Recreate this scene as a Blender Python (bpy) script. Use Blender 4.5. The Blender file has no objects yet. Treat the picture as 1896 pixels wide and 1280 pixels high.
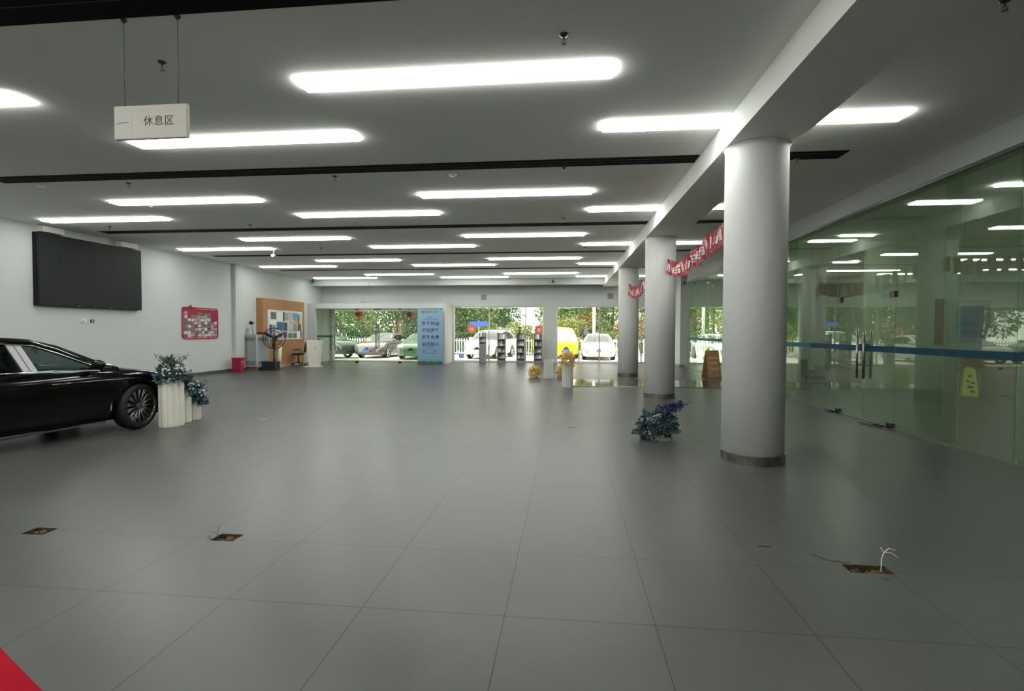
import bpy, bmesh, math, random
from mathutils import Vector, Matrix
from mathutils.noise import noise as pnoise
PI = math.pi
sc = bpy.context.scene
COL = sc.collection
random.seed(7)

# ------------------------------------------------------------------ helpers
class MB:
    """collects shapes into one bmesh"""
    def __init__(s): s.bm = bmesh.new()
    def poly(s, pts, mi=0):
        vs = [s.bm.verts.new(p) for p in pts]
        f = s.bm.faces.new(vs); f.material_index = mi; return f
    def box(s, x0, x1, y0, y1, z0, z1, mi=0):
        v = [s.bm.verts.new(p) for p in ((x0,y0,z0),(x1,y0,z0),(x1,y1,z0),(x0,y1,z0),(x0,y0,z1),(x1,y0,z1),(x1,y1,z1),(x0,y1,z1))]
        for q in ((3,2,1,0),(4,5,6,7),(0,1,5,4),(1,2,6,5),(2,3,7,6),(3,0,4,7)):
            f = s.bm.faces.new([v[i] for i in q]); f.material_index = mi
        return v
    def cbox(s, c, d, rot=None, mi=0):
        v = s.box(-d[0]/2, d[0]/2, -d[1]/2, d[1]/2, -d[2]/2, d[2]/2, mi)
        M = Matrix.Translation(c) @ (rot.to_4x4() if rot else Matrix.Identity(4))
        for a in v: a.co = M @ a.co
        return v
    def ring(s, c, u, w, r, n, r2=None):
        r2 = r2 or r
        return [s.bm.verts.new(c + u*(r*math.cos(2*PI*i/n)) + w*(r2*math.sin(2*PI*i/n))) for i in range(n)]
    def skin(s, rings, cap=True, closed=False, mi=0, smooth=False):
        n = len(rings[0]); m = len(rings)
        for k in range(m if closed else m-1):
            a, b = rings[k], rings[(k+1) % m]
            for i in range(n):
                f = s.bm.faces.new((a[i], a[(i+1)%n], b[(i+1)%n], b[i])); f.material_index = mi; f.smooth = smooth
        if cap and not closed:
            f = s.bm.faces.new(rings[0][::-1]); f.material_index = mi
            f = s.bm.faces.new(rings[-1]); f.material_index = mi
    def cyl(s, p0, p1, r0, r1=None, n=16, mi=0, smooth=True, cap=True):
        p0, p1 = Vector(p0), Vector(p1); r1 = r0 if r1 is None else r1
        d = (p1-p0).normalized(); u = d.orthogonal().normalized(); w = d.cross(u)
        s.skin([s.ring(p0,u,w,r0,n), s.ring(p1,u,w,r1,n)], cap, mi=mi, smooth=smooth)
    def tube(s, pts, r, n=8, mi=0, closed=False):
        pts = [Vector(p) for p in pts]; m = len(pts); rings = []; u = None
        for i, p in enumerate(pts):
            if closed: d = pts[(i+1)%m]-pts[i-1]
            else: d = pts[min(i+1,m-1)]-pts[max(i-1,0)]
            d.normalize()
            u = d.orthogonal().normalized() if u is None else (u - d*u.dot(d)).normalized()
            rr = r[i] if isinstance(r,(list,tuple)) else r
            rings.append(s.ring(p,u,d.cross(u),rr,n))
        s.skin(rings, not closed, closed, mi, True)
    def lathe(s, prof, c=(0,0,0), n=24, axis='z', mi=0):
        c = Vector(c)
        ax = {'z':(Vector((1,0,0)),Vector((0,1,0)),Vector((0,0,1))),'y':(Vector((0,0,1)),Vector((1,0,0)),Vector((0,1,0))),'x':(Vector((0,1,0)),Vector((0,0,1)),Vector((1,0,0)))}[axis]
        s.skin([s.ring(c+ax[2]*z,ax[0],ax[1],max(r,1e-4),n) for r,z in prof], True, mi=mi, smooth=True)
    def prism(s, poly, f0, f1, mi=0):
        """poly list of 2D; f0,f1 map 2D -> 3D for both faces"""
        a = [s.bm.verts.new(f0(*p)) for p in poly]; b = [s.bm.verts.new(f1(*p)) for p in poly]
        s.skin([a,b], True, mi=mi)
    def ball(s, c, r, seg=12, rings=8, sq=(1,1,1), mi=0):
        c = Vector(c)
        R = []
        for k in range(1, rings):
            t = PI*k/rings
            R.append([s.bm.verts.new(c+Vector((sq[0]*r*math.sin(t)*math.cos(2*PI*i/seg), sq[1]*r*math.sin(t)*math.sin(2*PI*i/seg), -sq[2]*r*math.cos(t)))) for i in range(seg)])
        s.skin(R, True, mi=mi, smooth=True)
    def leaf(s, c, d, up, L, W, mi=0, fold=.25):
        c, d = Vector(c), Vector(d).normalized(); side = d.cross(Vector(up))
        if side.length < 1e-3: side = d.orthogonal()
        side.normalize(); nrm = side.cross(d)
        a = s.bm.verts.new(c); b = s.bm.verts.new(c+d*L*.45+side*W/2+nrm*W*fold); e = s.bm.verts.new(c+d*L-nrm*L*.12); f = s.bm.verts.new(c+d*L*.45-side*W/2+nrm*W*fold)
        g = s.bm.verts.new(c+d*L*.5)
        for t in ((a,b,g),(b,e,g),(a,g,f),(g,e,f)):
            q = s.bm.faces.new(t); q.material_index = mi
    def build(s, name, mat, parent=None, loc=None, rot=0, bevel=0, smooth=False):
        bm = s.bm
        bmesh.ops.recalc_face_normals(bm, faces=bm.faces)
        if bevel:
            bmesh.ops.bevel(bm, geom=[e for e in bm.edges if len(e.link_faces)==2 and e.calc_face_angle(0) > .6], offset=bevel, segments=2, profile=.5, affect='EDGES')
        me = bpy.data.meshes.new(name); bm.to_mesh(me); bm.free()
        for m in (mat if isinstance(mat,(list,tuple)) else [mat]): me.materials.append(m)
        if smooth:
            for p in me.polygons: p.use_smooth = True
        return link(name, me, parent, loc, rot)

def link(name, me, parent=None, loc=None, rot=0):
    o = bpy.data.objects.new(name, me); COL.objects.link(o)
    if parent: o.parent = parent
    if loc is not None: o.location = loc
    if rot: o.rotation_euler = (0,0,rot)
    return o
def tag(o, label=None, cat=None, group=None, kind=None):
    if label: o['label'] = label
    if cat: o['category'] = cat
    if group: o['group'] = group
    if kind: o['kind'] = kind
    return o
def thing(name, label, cat, loc=(0,0,0), rot=0, group=None):
    o = bpy.data.objects.new(name, None); COL.objects.link(o); o.empty_display_size = .1
    o.location = loc; o.rotation_euler = (0,0,rot)
    return tag(o, label, cat, group)
def struct(o, label, cat): return tag(o, label, cat, None, 'structure')
def copy_tree(o, parent=None):
    c = o.copy(); COL.objects.link(c); c.parent = parent
    for ch in list(o.children): copy_tree(ch, c)
    return c

# the camera's own numbers, used to find where seen points lie on real planes
CF, CH, CYAW, CPIT, CROL = 955.73, 1.5437, .1059, .0269, -.0038
cfw0 = Vector((-math.sin(CYAW), math.cos(CYAW), 0)); crt0 = Vector((math.cos(CYAW), math.sin(CYAW), 0)); cdn0 = Vector((0,0,-1))
cfw = cfw0*math.cos(CPIT)+cdn0*math.sin(CPIT); cdn1 = cdn0*math.cos(CPIT)-cfw0*math.sin(CPIT)
crt = crt0*math.cos(CROL)+cdn1*math.sin(CROL); cdn = cdn1*math.cos(CROL)-crt0*math.sin(CROL)
def at(px, py, axis, val):
    D = cfw+crt*((px-948)/CF)+cdn*((py-640)/CF); C = Vector((0,0,CH))
    return C+D*((val-C[axis])/D[axis])

# ------------------------------------------------------------------ materials
MATS = {}
def mat(name, col, rough=.5, metal=0, spec=.5, var=0, scale=3, emit=None, es=0, coat=0, bump=0, bscale=40, sss=0):
    if name in MATS: return MATS[name]
    m = bpy.data.materials.new(name); m.use_nodes = True; nt = m.node_tree; N = nt.nodes; L = nt.links
    b = N['Principled BSDF']; b.inputs['Base Color'].default_value = (*col,1); b.inputs['Roughness'].default_value = rough
    b.inputs['Metallic'].default_value = metal; b.inputs['Specular IOR Level'].default_value = spec
    if coat: b.inputs['Coat Weight'].default_value = coat; b.inputs['Coat Roughness'].default_value = .03
    if emit: b.inputs['Emission Color'].default_value = (*emit,1); b.inputs['Emission Strength'].default_value = es
    tc = N.new('ShaderNodeTexCoord')
    if var:
        n = N.new('ShaderNodeTexNoise'); n.inputs['Scale'].default_value = scale; n.inputs['Detail'].default_value = 4
        L.new(tc.outputs['Object'], n.inputs['Vector'])
        r = N.new('ShaderNodeMapRange'); r.inputs[1].default_value = .25; r.inputs[2].default_value = .75; r.inputs[3].default_value = 1-var; r.inputs[4].default_value = 1+var
        L.new(n.outputs['Fac'], r.inputs[0])
        mx = N.new('ShaderNodeVectorMath'); mx.operation = 'SCALE'; mx.inputs[0].default_value = col
        L.new(r.outputs[0], mx.inputs['Scale']); L.new(mx.outputs[0], b.inputs['Base Color'])
    if bump:
        n = N.new('ShaderNodeTexNoise'); n.inputs['Scale'].default_value = bscale; n.inputs['Detail'].default_value = 3
        L.new(tc.outputs['Object'], n.inputs['Vector'])
        bp = N.new('ShaderNodeBump'); bp.inputs['Strength'].default_value = bump; bp.inputs['Distance'].default_value = .02
        L.new(n.outputs['Fac'], bp.inputs['Height']); L.new(bp.outputs[0], b.inputs['Normal'])
    MATS[name] = m; return m

def glass_mat(name, tint, r0=.05, rough=0.0, opac=None, ocol=(1,1,1), oamt=0):
    m = bpy.data.materials.new(name); m.use_nodes = True; nt = m.node_tree; N = nt.nodes; L = nt.links
    N.remove(N['Principled BSDF']); out = N['Material Output']
    lw = N.new('ShaderNodeLayerWeight'); lw.inputs['Blend'].default_value = .5
    pw = N.new('ShaderNodeMath'); pw.operation = 'POWER'; pw.inputs[1].default_value = 5
    L.new(lw.outputs['Facing'], pw.inputs[0])
    mr = N.new('ShaderNodeMapRange'); mr.inputs[3].default_value = r0; mr.inputs[4].default_value = 1
    L.new(pw.outputs[0], mr.inputs[0])
    t = N.new('ShaderNodeBsdfTransparent'); t.inputs[0].default_value = (*tint,1)
    g = N.new('ShaderNodeBsdfGlossy'); g.inputs['Roughness'].default_value = rough; g.inputs['Color'].default_value = (.95,1,.96,1)
    base = t.outputs[0]
    if oamt:
        d = N.new('ShaderNodeBsdfDiffuse'); d.inputs[0].default_value = (*ocol,1)
        mm = N.new('ShaderNodeMixShader'); mm.inputs[0].default_value = oamt
        L.new(t.outputs[0], mm.inputs[1]); L.new(d.outputs[0], mm.inputs[2]); base = mm.outputs[0]
    mx = N.new('ShaderNodeMixShader'); L.new(mr.outputs[0], mx.inputs[0]); L.new(base, mx.inputs[1]); L.new(g.outputs[0], mx.inputs[2])
    L.new(mx.outputs[0], out.inputs[0]); return m

WALL = mat('wall_paint', (.485,.508,.50), .85, spec=.2, var=.02, scale=.6)
CEIL = mat('ceiling_paint', (.93,.94,.905), .9, spec=.15, var=.015, scale=.4)
COLP = mat('column_paint', (.88,.88,.86), .55, spec=.3, var=.02, scale=1)
BLACKSLOT = mat('slot_black', (.006,.006,.007), .8, spec=.1)
STEEL = mat('brushed_steel', (.30,.28,.24), .3, 1, var=.35, scale=9)
CHROME = mat('chrome', (.7,.7,.7), .12, 1)
DSTEEL = mat('dark_steel', (.10,.10,.09), .3, 1)
BLK = mat('black_plastic', (.012,.012,.013), .45)
BLKF = mat('black_fabric', (.012,.013,.018), .85)
GREYM = mat('grey_metal', (.30,.31,.31), .45, var=.04, scale=4)
DGREY = mat('dark_grey_metal', (.06,.062,.065), .5)
WHITE = mat('white_plastic', (.72,.72,.70), .4)
CREAM = mat('cream_board', (.66,.63,.54), .6)
ORANGE = mat('orange_wood', (.33,.165,.065), .55, var=.08, scale=2)
RED = mat('red_plastic', (.27,.015,.035), .5, spec=.3)
REDCLOTH = mat('red_cloth', (.27,.006,.016), .95, spec=.05, var=.12, scale=3)
INK = mat('dark_ink', (.03,.028,.025), .7)
PAPER = mat('white_paper', (.78,.78,.74), .7)
GROUT = mat('joint', (.05,.05,.048), .9)
DIRT = mat('rubble', (.085,.062,.022), .95, var=.5, scale=60)
EMITL = mat('lamp_panel', (.9,.9,.9), .5, emit=(.97,1,.935), es=18.0)

def floor_mat():
    m = bpy.data.materials.new('grey_tile'); m.use_nodes = True; nt = m.node_tree; N = nt.nodes; L = nt.links
    b = N['Principled BSDF']; tc = N.new('ShaderNodeTexCoord'); mp = N.new('ShaderNodeMapping')
    mp.inputs['Location'].default_value = (2.7264+8, -2.7408+8, 0)
    L.new(tc.outputs['Object'], mp.inputs[0])
    br = N.new('ShaderNodeTexBrick'); br.offset = 0; br.squash = 1
    br.inputs['Scale'].default_value = 1; br.inputs['Brick Width'].default_value = .8; br.inputs['Row Height'].default_value = .8
    br.inputs['Mortar Size'].default_value = .0034; br.inputs['Mortar Smooth'].default_value = .35; br.inputs['Bias'].default_value = 0
    br.inputs['Color1'].default_value = (.062,.0635,.061,1); br.inputs['Color2'].default_value = (.067,.0685,.066,1); br.inputs['Mortar'].default_value = (.018,.018,.017,1)
    L.new(mp.outputs[0], br.inputs['Vector'])
    n = N.new('ShaderNodeTexNoise'); n.inputs['Scale'].default_value = .9; n.inputs['Detail'].default_value = 7; n.inputs['Roughness'].default_value = .62; n.inputs['Distortion'].default_value = .6
    L.new(tc.outputs['Object'], n.inputs['Vector'])
    r = N.new('ShaderNodeMapRange'); r.inputs[1].default_value = .3; r.inputs[2].default_value = .7; r.inputs[3].default_value = .93; r.inputs[4].default_value = 1.07
    L.new(n.outputs['Fac'], r.inputs[0])
    mx = N.new('ShaderNodeVectorMath'); mx.operation = 'SCALE'; L.new(br.outputs['Color'], mx.inputs[0]); L.new(r.outputs[0], mx.inputs['Scale'])
    L.new(mx.outputs[0], b.inputs['Base Color'])
    r2 = N.new('ShaderNodeMapRange'); r2.inputs[1].default_value = .3; r2.inputs[2].default_value = .7; r2.inputs[3].default_value = .285; r2.inputs[4].default_value = .325
    L.new(n.outputs['Fac'], r2.inputs[0]); L.new(r2.outputs[0], b.inputs['Roughness'])
    b.inputs['Specular IOR Level'].default_value = .20
    return m
FLOOR = floor_mat()
GRANITE = mat('polished_granite', (.045,.045,.042), .06, spec=.7, var=.3, scale=30)

# ------------------------------------------------------------------ room shell
ZC = 4.06; XL = -12.6; XG = 5.22; YW = 25.6; YB = -5.0; XR2 = 12.5
def sheet(x0,x1,y0,y1,z,holes,mb,flip=False):
    xs = sorted({x0,x1,*[h[0] for h in holes],*[h[1] for h in holes]}); ys = sorted({y0,y1,*[h[2] for h in holes],*[h[3] for h in holes]})
    for i in range(len(xs)-1):
        for j in range(len(ys)-1):
            cx, cy = (xs[i]+xs[i+1])/2, (ys[j]+ys[j+1])/2
            if any(h[0]<cx<h[1] and h[2]<cy<h[3] for h in holes): continue
            mb.poly([(xs[i],ys[j],z),(xs[i+1],ys[j],z),(xs[i+1],ys[j+1],z),(xs[i],ys[j+1],z)])
PITS = [(1.83,2.10,3.50,3.62),(-2.60,-2.42,3.50,3.63),(-4.10,-3.92,3.45,3.58)]
mb = MB(); sheet(XL-.2, XR2+.2, YB, YW+.1, 0, PITS, mb)
struct(mb.build('floor', FLOOR), 'large matt grey tiled showroom floor', 'floor')
mb = MB(); mb.box(XL-.2, XR2+.2, YB, YW+.3, ZC, ZC+.2)
struct(mb.build('ceiling', CEIL), 'flat grey-white showroom ceiling', 'ceiling')
mb = MB(); mb.box(XL-.3, XL, YB, YW+.3, 0, ZC)
struct(mb.build('wall_left', WALL), 'long white side wall with the big black screen', 'wall')
mb = MB(); mb.box(XL, XL+.13, 18.35, 18.88, 0, ZC)
struct(mb.build('trim_1', WALL), 'shallow white pilaster on the left wall beside the grey cabinet', 'pilaster')
mb = MB(); mb.box(XL-.3, XR2+.2, YB-.2, YB, 0, ZC)
struct(mb.build('wall_back', WALL), 'white wall closing the hall behind the camera', 'wall')
# far wall with openings
FW = [(-12.08,-7.1,0,2.63),(-5.72,-1.14,0,2.79),(-.53,5.02,0,2.79),(5.9,9.3,0,2.79)]
mb = MB()
xs = sorted({XL-.3, XR2+.2, *[a[0] for a in FW], *[a[1] for a in FW]})
for i in range(len(xs)-1):
    cx = (xs[i]+xs[i+1])/2; op = [a for a in FW if a[0]<cx<a[1]]
    mb.box(xs[i], xs[i+1], YW, YW+.3, op[0][3] if op else 0, ZC)
struct(mb.build('wall_far', WALL), 'white end wall above the doors and windows', 'wall')
mb = MB(); mb.box(XL, 2.0, 24.4, 24.75, 3.77, ZC)
struct(mb.build('trim_2', WALL), 'shallow white beam across the ceiling in front of the end wall', 'beam')
# long beam on the columns
def bx(y): return 1.93-.0085*y
mb = MB()
pl = [(bx(YB),YB),(bx(YB)+.74,YB),(bx(YW)+.74,YW),(bx(YW),YW)]
mb.prism(pl, lambda x,y:(x,y,3.755), lambda x,y:(x,y,ZC))
struct(mb.build('trim_3', CEIL), 'deep white ceiling beam running over the round columns', 'beam')
# right bulkhead, end pier, adjoining room
mb = MB(); mb.box(XG-.03, XG+.3, YB, 23.2, 3.745, ZC)
struct(mb.build('wall_right', WALL), 'white bulkhead above the green glass partition', 'wall')
mb = MB(); mb.box(5.0, 5.47, 23.6, 24.4, 0, ZC); mb.box(5.02,5.9,24.4,YW,0,ZC)
struct(mb.build('wall_pier', WALL), 'white square pier at the far end of the glass partition', 'pier')
mb = MB(); mb.box(4.985, 5.2, 23.585, 23.6, 0, .1); mb.box(4.985,5.0,23.6,24.4,0,.1); 
struct(mb.build('baseboard_1', STEEL), 'dark metal skirting on the far square pier', 'skirting')
mb = MB(); mb.box(XL, XL+.015, YB, 18.35, 0, .1); mb.box(XL+.13, XL+.145, 18.35, 18.88, 0, .1)
struct(mb.build('baseboard_left', DGREY), 'thin dark skirting along the left wall', 'skirting')
mb = MB(); mb.box(XR2, XR2+.2, YB, YW, 0, ZC)
struct(mb.build('wall_side_room', mat('room_green_wall',(.55,.60,.50),.8)), 'far wall of the side room behind the glass', 'wall')
mb = MB(); mb.box(8.2, XR2, 15.2, 15.35, 0, ZC)
struct(mb.build('wall_partition', MATS['room_green_wall']), 'plain partition wall inside the side room', 'wall')

# door set: header and return wall at Y=24.05
mb = MB(); mb.box(-12.2, -5.76, 24.0, YW, 2.63, 2.88); mb.box(XL, -12.2, 24.0, YW, 0, 2.88)
struct(mb.build('wall_door_header', WALL), 'low white soffit box over the glass entrance doors', 'soffit')
mb = MB(); mb.box(-5.86, -5.76, 24.0, YW, 0, 2.63)
struct(mb.build('wall_door_return', WALL), 'narrow white return wall right of the blue banner', 'wall')
GL1 = glass_mat('clear_green_glass', (.93,.965,.925), .04)
GL2 = glass_mat('partition_glass', (.84,.92,.82), .055, oamt=.06, ocol=(.55,.66,.48))
GL3 = glass_mat('window_glass', (.97,.985,.97), .03)
TEAL = mat('teal_film', (.015,.13,.13), .6, spec=.2)
def pane_y(name, x0, x1, y, z0, z1, m, label, cat, th=.012, kids=()):
    mb = MB(); mb.box(x0+.004, x1-.004, y-th/2, y+th/2, z0, z1)
    return struct(mb.build(name, m, loc=(0,0,0)), label, cat)
# inner entrance glass: side light, double doors, side light
xs = [-12.15,-11.33,-10.2,-9.1,-7.9,-7.1,-5.9]
wn = 1
for i, (a,b) in enumerate(zip(xs[:-1], xs[1:])):
    isdoor = i in (2,3)
    if isdoor: nm, lb = 'door_%d'%(i-1), ('left','right')[i-2]+' leaf of the frameless glass entrance doors'
    else:
        nm = 'window_%d'%wn; wn += 1
        lb = 'frameless glass panel of the entrance, ' + {0:'behind the white lectern',1:'left of the double doors',4:'right of the double doors',5:'behind the blue banner'}[i]
    p = pane_y(nm, a, b, 24.08, .03, 2.63, GL1, lb, 'door' if isdoor else 'glass panel')
    if i == 0:
        m2 = MB(); m2.box(a+.01, b-.01, 24.07, 24.072, 1.23, 1.33); m2.build('safety_stripe', TEAL, p)
    if isdoor:
        s = 1 if i==2 else -1; xe = b-.07 if i==2 else a+.07
        m2 = MB()
        for yy in (24.0, 24.16):
            m2.tube([(xe,yy,.72),(xe,yy,1.95)], .018, 8)
        for z in (1.0,1.7): m2.tube([(xe,24.0,z),(xe,24.16,z)], .01, 6)
        m2.build('handle', DSTEEL, p)
        m2 = MB(); m2.box(b-.16 if i==2 else a, b if i==2 else a+.16, 24.06, 24.10, 2.56, 2.63); m2.box(a if i==2 else b-.16, a+.16 if i==2 else b, 24.06,24.10,2.56,2.63); m2.box(a if i==2 else b-.16, a+.16 if i==2 else b, 24.06,24.10,.0,.09)
        m2.build('patch_fitting', DSTEEL, p)
# tall handle seen at the left leaf of the side door
p = bpy.data.objects['window_2']; m2 = MB()
for x in (-11.4,-11.2): m2.tube([(x,24.0,.62),(x,24.0,1.9)], .02, 8)
for z in (.9,1.3,1.7): m2.tube([(-11.4,24.0,z),(-11.2,24.0,z)], .01, 6)
m2.build('handle', DSTEEL, p)
# outer glass of the entrance
for k,(a,b) in enumerate(((-12.08,-10.75),(-8.35,-7.1))):
    pane_y('window_%d'%wn, a, b, 25.75, .03, 2.63, glass_mat('outer_glass%d'%k,(.80,.88,.80),.06), ('left','right')[k]+' outer glass side panel of the entrance', 'glass panel'); wn += 1
# big windows
FRAME = mat('cream_frame', (.72,.69,.60), .5)
def window(x0, x1, mulls, label):
    global wn
    mb = MB(); z1 = 2.79; y = YW+.1
    mb.box(x0+.06, x1-.06, y-.006, y+.006, .09, z1-.04)
    w = struct(mb.build('window_%d'%wn, GL3), label, 'window'); wn += 1
    m2 = MB(); m2.box(x0, x0+.07, y-.05, y+.05, 0, z1); m2.box(x1-.07, x1, y-.05, y+.05, 0, z1); m2.box(x0+.07,x1-.07,y-.05,y+.05,0,.09); m2.box(x0+.07,x1-.07,y-.05,y+.05,z1-.04,z1)
    m2.build('window_frame', FRAME, w)
    for x in mulls:
        m2 = MB(); m2.box(x-.03, x+.03, y-.06, y-.008, .09, z1-.04); m2.build('mullion', mat('grey_mullion',(.42,.42,.38),.5), w)
    return w
window(-5.72, -1.14, (-3.89,-2.05), 'full-height window behind the dark brochure racks')
window(-.53, 5.02, (.59,1.58,3.6), 'full-height window behind the dried flower vase and far column')
window(5.9, 9.3, (7.0,8.1), 'full-height window seen through the green glass partition')

# glass partition on the right
ys = [23.2,21.9,20.6,19.3,18.0,16.7,15.4,14.1,12.9,11.77,10.62,9.72,8.85,7.8,6.6,5.2,3.6,1.8,0.0,-2.4,YB]
STR = mat('blue_film', (.008,.045,.085), .6, spec=.15)
door_names = {10:'far', 11:'near'}
for i,(b,a) in enumerate(zip(ys[:-1], ys[1:])):
    isd = i in (10,11); z1 = 2.22 if isd else 3.73
    mb = MB(); mb.box(XG-.006, XG+.006, a+.006, b-.006, .02, z1)
    if isd:
        o = struct(mb.build('door_%d'%(i-7), GL2), door_names[i]+' leaf of the glass double door in the right partition', 'door')
        y = (a+.1) if i==10 else (b-.1)
        for sx in (-.06,.06):
            h = MB(); h.tube([(XG+sx,y,.74),(XG+sx,y,1.58)], .02, 8)
            for z in (.98,1.34): h.tube([(XG,y,z),(XG+sx,y,z)], .012, 6)
            h.build('handle', STEEL, o)
        h = MB(); yy = b-.14 if i==10 else a
        h.box(XG-.03,XG+.03,yy,yy+.14,2.12,2.22); h.box(XG-.03,XG+.03,yy,yy+.14,.0,.09)
        h.build('patch_fitting', DSTEEL, o)
    else:
        near = 'pane number %d from the far end'%(i+1)
        lb = {0:'glass partition pane beside the far white pier',9:'tall glass pane just beyond the glass double door',12:'tall glass pane just nearer than the glass double door',13:'tall glass pane with the yellow wet floor sign behind it',14:'glass pane at the right edge of the picture'}.get(i, 'tall green glass partition pane between steel column and far end, '+('%d panes before the pier'%(i) if i<9 else '%d panes nearer than the doors'%(i-11)))
        o = struct(mb.build('window_%d'%wn, GL2), lb, 'glass panel'); wn += 1
    h = MB(); h.box(XG-.0075, XG-.006, a+.006, b-.006, 1.225, 1.325); h.build('safety_stripe', STR if i>8 else TEAL, o)
mb = MB(); mb.box(XG-.006, XG+.006, 8.856, 10.614, 2.24, 3.73)
struct(mb.build('window_%d'%wn, GL2), 'glass transom above the double door in the partition', 'glass panel'); wn += 1
mb = MB(); mb.box(XG-.025, XG+.025, YB, 23.2, 3.70, 3.745); mb.box(XG-.02,XG+.02,YB,23.2,0,.02)
struct(mb.build('trim_4', mat('rail_grey',(.16,.17,.15),.4,.6)), 'thin dark metal rails at the head and foot of the glass partition', 'rail')
EDGE = mat('glass_edge', (.45,.58,.48), .3)
FIN = glass_mat('fin_glass', (.62,.78,.64), .07, oamt=.16, ocol=(.6,.75,.62))
for k,y in enumerate((7.8, 6.6, 12.9, 16.7, 20.6, 3.6)):
    mb = MB(); mb.box(XG+.012, XG+.20, y-.012, y+.012, .02, 3.73)
    fo_ = struct(mb.build('trim_%d'%(5+k), FIN), 'upright glass stiffening fin behind the partition, '+('beside the wet floor sign pane','at the right edge of the picture','just beyond the near column','behind the middle column','near the far pier','beyond the picture edge')[k], 'glass fin')
    mb = MB(); mb.box(XG+.201, XG+.207, y-.012, y+.012, .02, 3.73); mb.build('polished_edge', EDGE, fo_)
    mb = MB(); mb.box(XG+.012, XG+.10, y-.03, y-.013, .02, .08); mb.build('foot_clamp', CHROME, fo_)

# floor: polished granite strip with metal edge near the far columns
mb = MB(); mb.prism([(.17,14.68),(XG-.03,14.82),(XG-.03,17.0),(.05,16.75)], lambda x,y:(x,y,.001), lambda x,y:(x,y,.008))
o = struct(mb.build('trim_12', GRANITE), 'polished dark granite floor band in front of the far columns', 'floor band')
mb = MB(); mb.tube([(.02,16.75,.006),(.13,14.66,.006),(XG-.03,14.80,.006)], .012, 6); mb.build('metal_edge', STEEL, o)

# ------------------------------------------------------------------ columns
for (x,y,nm) in ((2.25,6.53,'nearest thick round white column with steel base ring'),(2.19,12.56,'second round white column from the camera, garland tied to it'),(2.14,18.45,'farthest round white column standing on the granite band')):
    t = thing('round_column', nm, 'column', (x,y,0), group='round columns')
    z0 = .008 if y > 15 else 0
    mb = MB(); mb.lathe([(.352,z0),(.352,3.70),(.356,3.73),(.37,3.75),(.37,3.754)], n=64); mb.build('shaft', COLP, t)
    mb = MB()
    for k in range(8):
        a0 = 2*PI*k/8+.2; a1 = a0+2*PI/8-.012
        pts = [(a0+(a1-a0)*j/8) for j in range(9)]
        out = [( .366*math.cos(a), .366*math.sin(a)) for a in pts]; inn = [(.353*math.cos(a), .353*math.sin(a)) for a in reversed(pts)]
        mb.prism(out+inn, lambda u,v:(u,v,z0), lambda u,v:(u,v,z0+.105))
    mb.build('base_ring', STEEL, t)

# ------------------------------------------------------------------ ceiling lights, slots, sprinklers
SEG_ODD = [(-8.9,-5.86,'left of centre'),(-2.71,.42,'right of centre')]
SEG_EVEN = [(-11.95,-8.93,'by the left wall'),(-5.81,-2.70,'middle of the hall'),(.41,None,'ending at the beam'),(2.7,3.86,'in the side bay')]
ROWS = [(-3.6,0),(-2.25,1),(.75,0),(2.1,1),(4.92,0),(6.30,1),(9.22,0),(10.60,1),(13.28,0),(14.80,1),(17.55,0),(19.05,1),(22.05,0),(23.36,1)]
ords = ['nearest','second','third','fourth','fifth','sixth','seventh','eighth','ninth','farthest']
for k,(y,ev) in enumerate(ROWS):
    for (a,b,w) in (SEG_EVEN if ev else SEG_ODD):
        if b is None: b = bx(y)-.015
        if k in (0,2,3) and a > 2: continue  # one unseen side-bay lamp behind the camera is added to light the near column
        mb = MB(); mb.box(.015, b-a-(0 if 0<b<2.3 else .015), .015, .275, -.034, 0)
        ro = ords[k-4]+' row seen' if k >= 4 else ['last','third','second','first'][k]+' row behind the camera'
        tag(mb.build('ceiling_light', EMITL, loc=(a,y,ZC)), 'long white ceiling light, %s, %s'%(ro,w), 'ceiling light', 'linear ceiling lights')
for k,y in enumerate((-.7,3.45,7.62,12.02,16.25,20.32)):
    for (a,b,w) in ((-9.6 if k==2 else -11.9, bx(y)-.01, 'across the hall'), (2.68,3.86,'in the side bay')):
        t = thing('air_slot', 'black recessed ceiling slot %s, %s'%(w, ['behind the camera','nearest, at the top of the picture','second from the camera','third from the camera','fourth from the camera','farthest from the camera'][k]), 'air slot', (a,y,ZC-.002), group='black ceiling slots')
        mb = MB(); mb.box(0, b-a, -.08 if k==1 else 0, .42 if k==1 else .34 if k<4 else .28, -.004, 0); mb.build('slot', BLACKSLOT, t)
        mb = MB()
        for j in range(2): mb.box(.02, b-a-.02, .10+.1*j, .103+.1*j, -.007, -.004)
        mb.build('vane', DGREY, t)
def sprinkler():
    t = thing('ceiling_sprinkler', '', 'sprinkler', (0,0,0), group='ceiling sprinklers')
    mb = MB(); mb.lathe([(.04,0),(.04,-.006),(.025,-.016),(.012,-.02)], n=16); mb.build('escutcheon', DSTEEL, t)
    mb = MB(); mb.cyl((0,0,-.018),(0,0,-.05),.011,n=10); mb.tube([(.018,0,-.05),(.018,0,-.075)],.003,6); mb.tube([(-.018,0,-.05),(-.018,0,-.075)],.003,6); mb.lathe([(.022,-.075),(.022,-.08)],n=12); mb.build('nozzle', STEEL, t)
    return t
sp0 = sprinkler(); first = True
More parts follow.
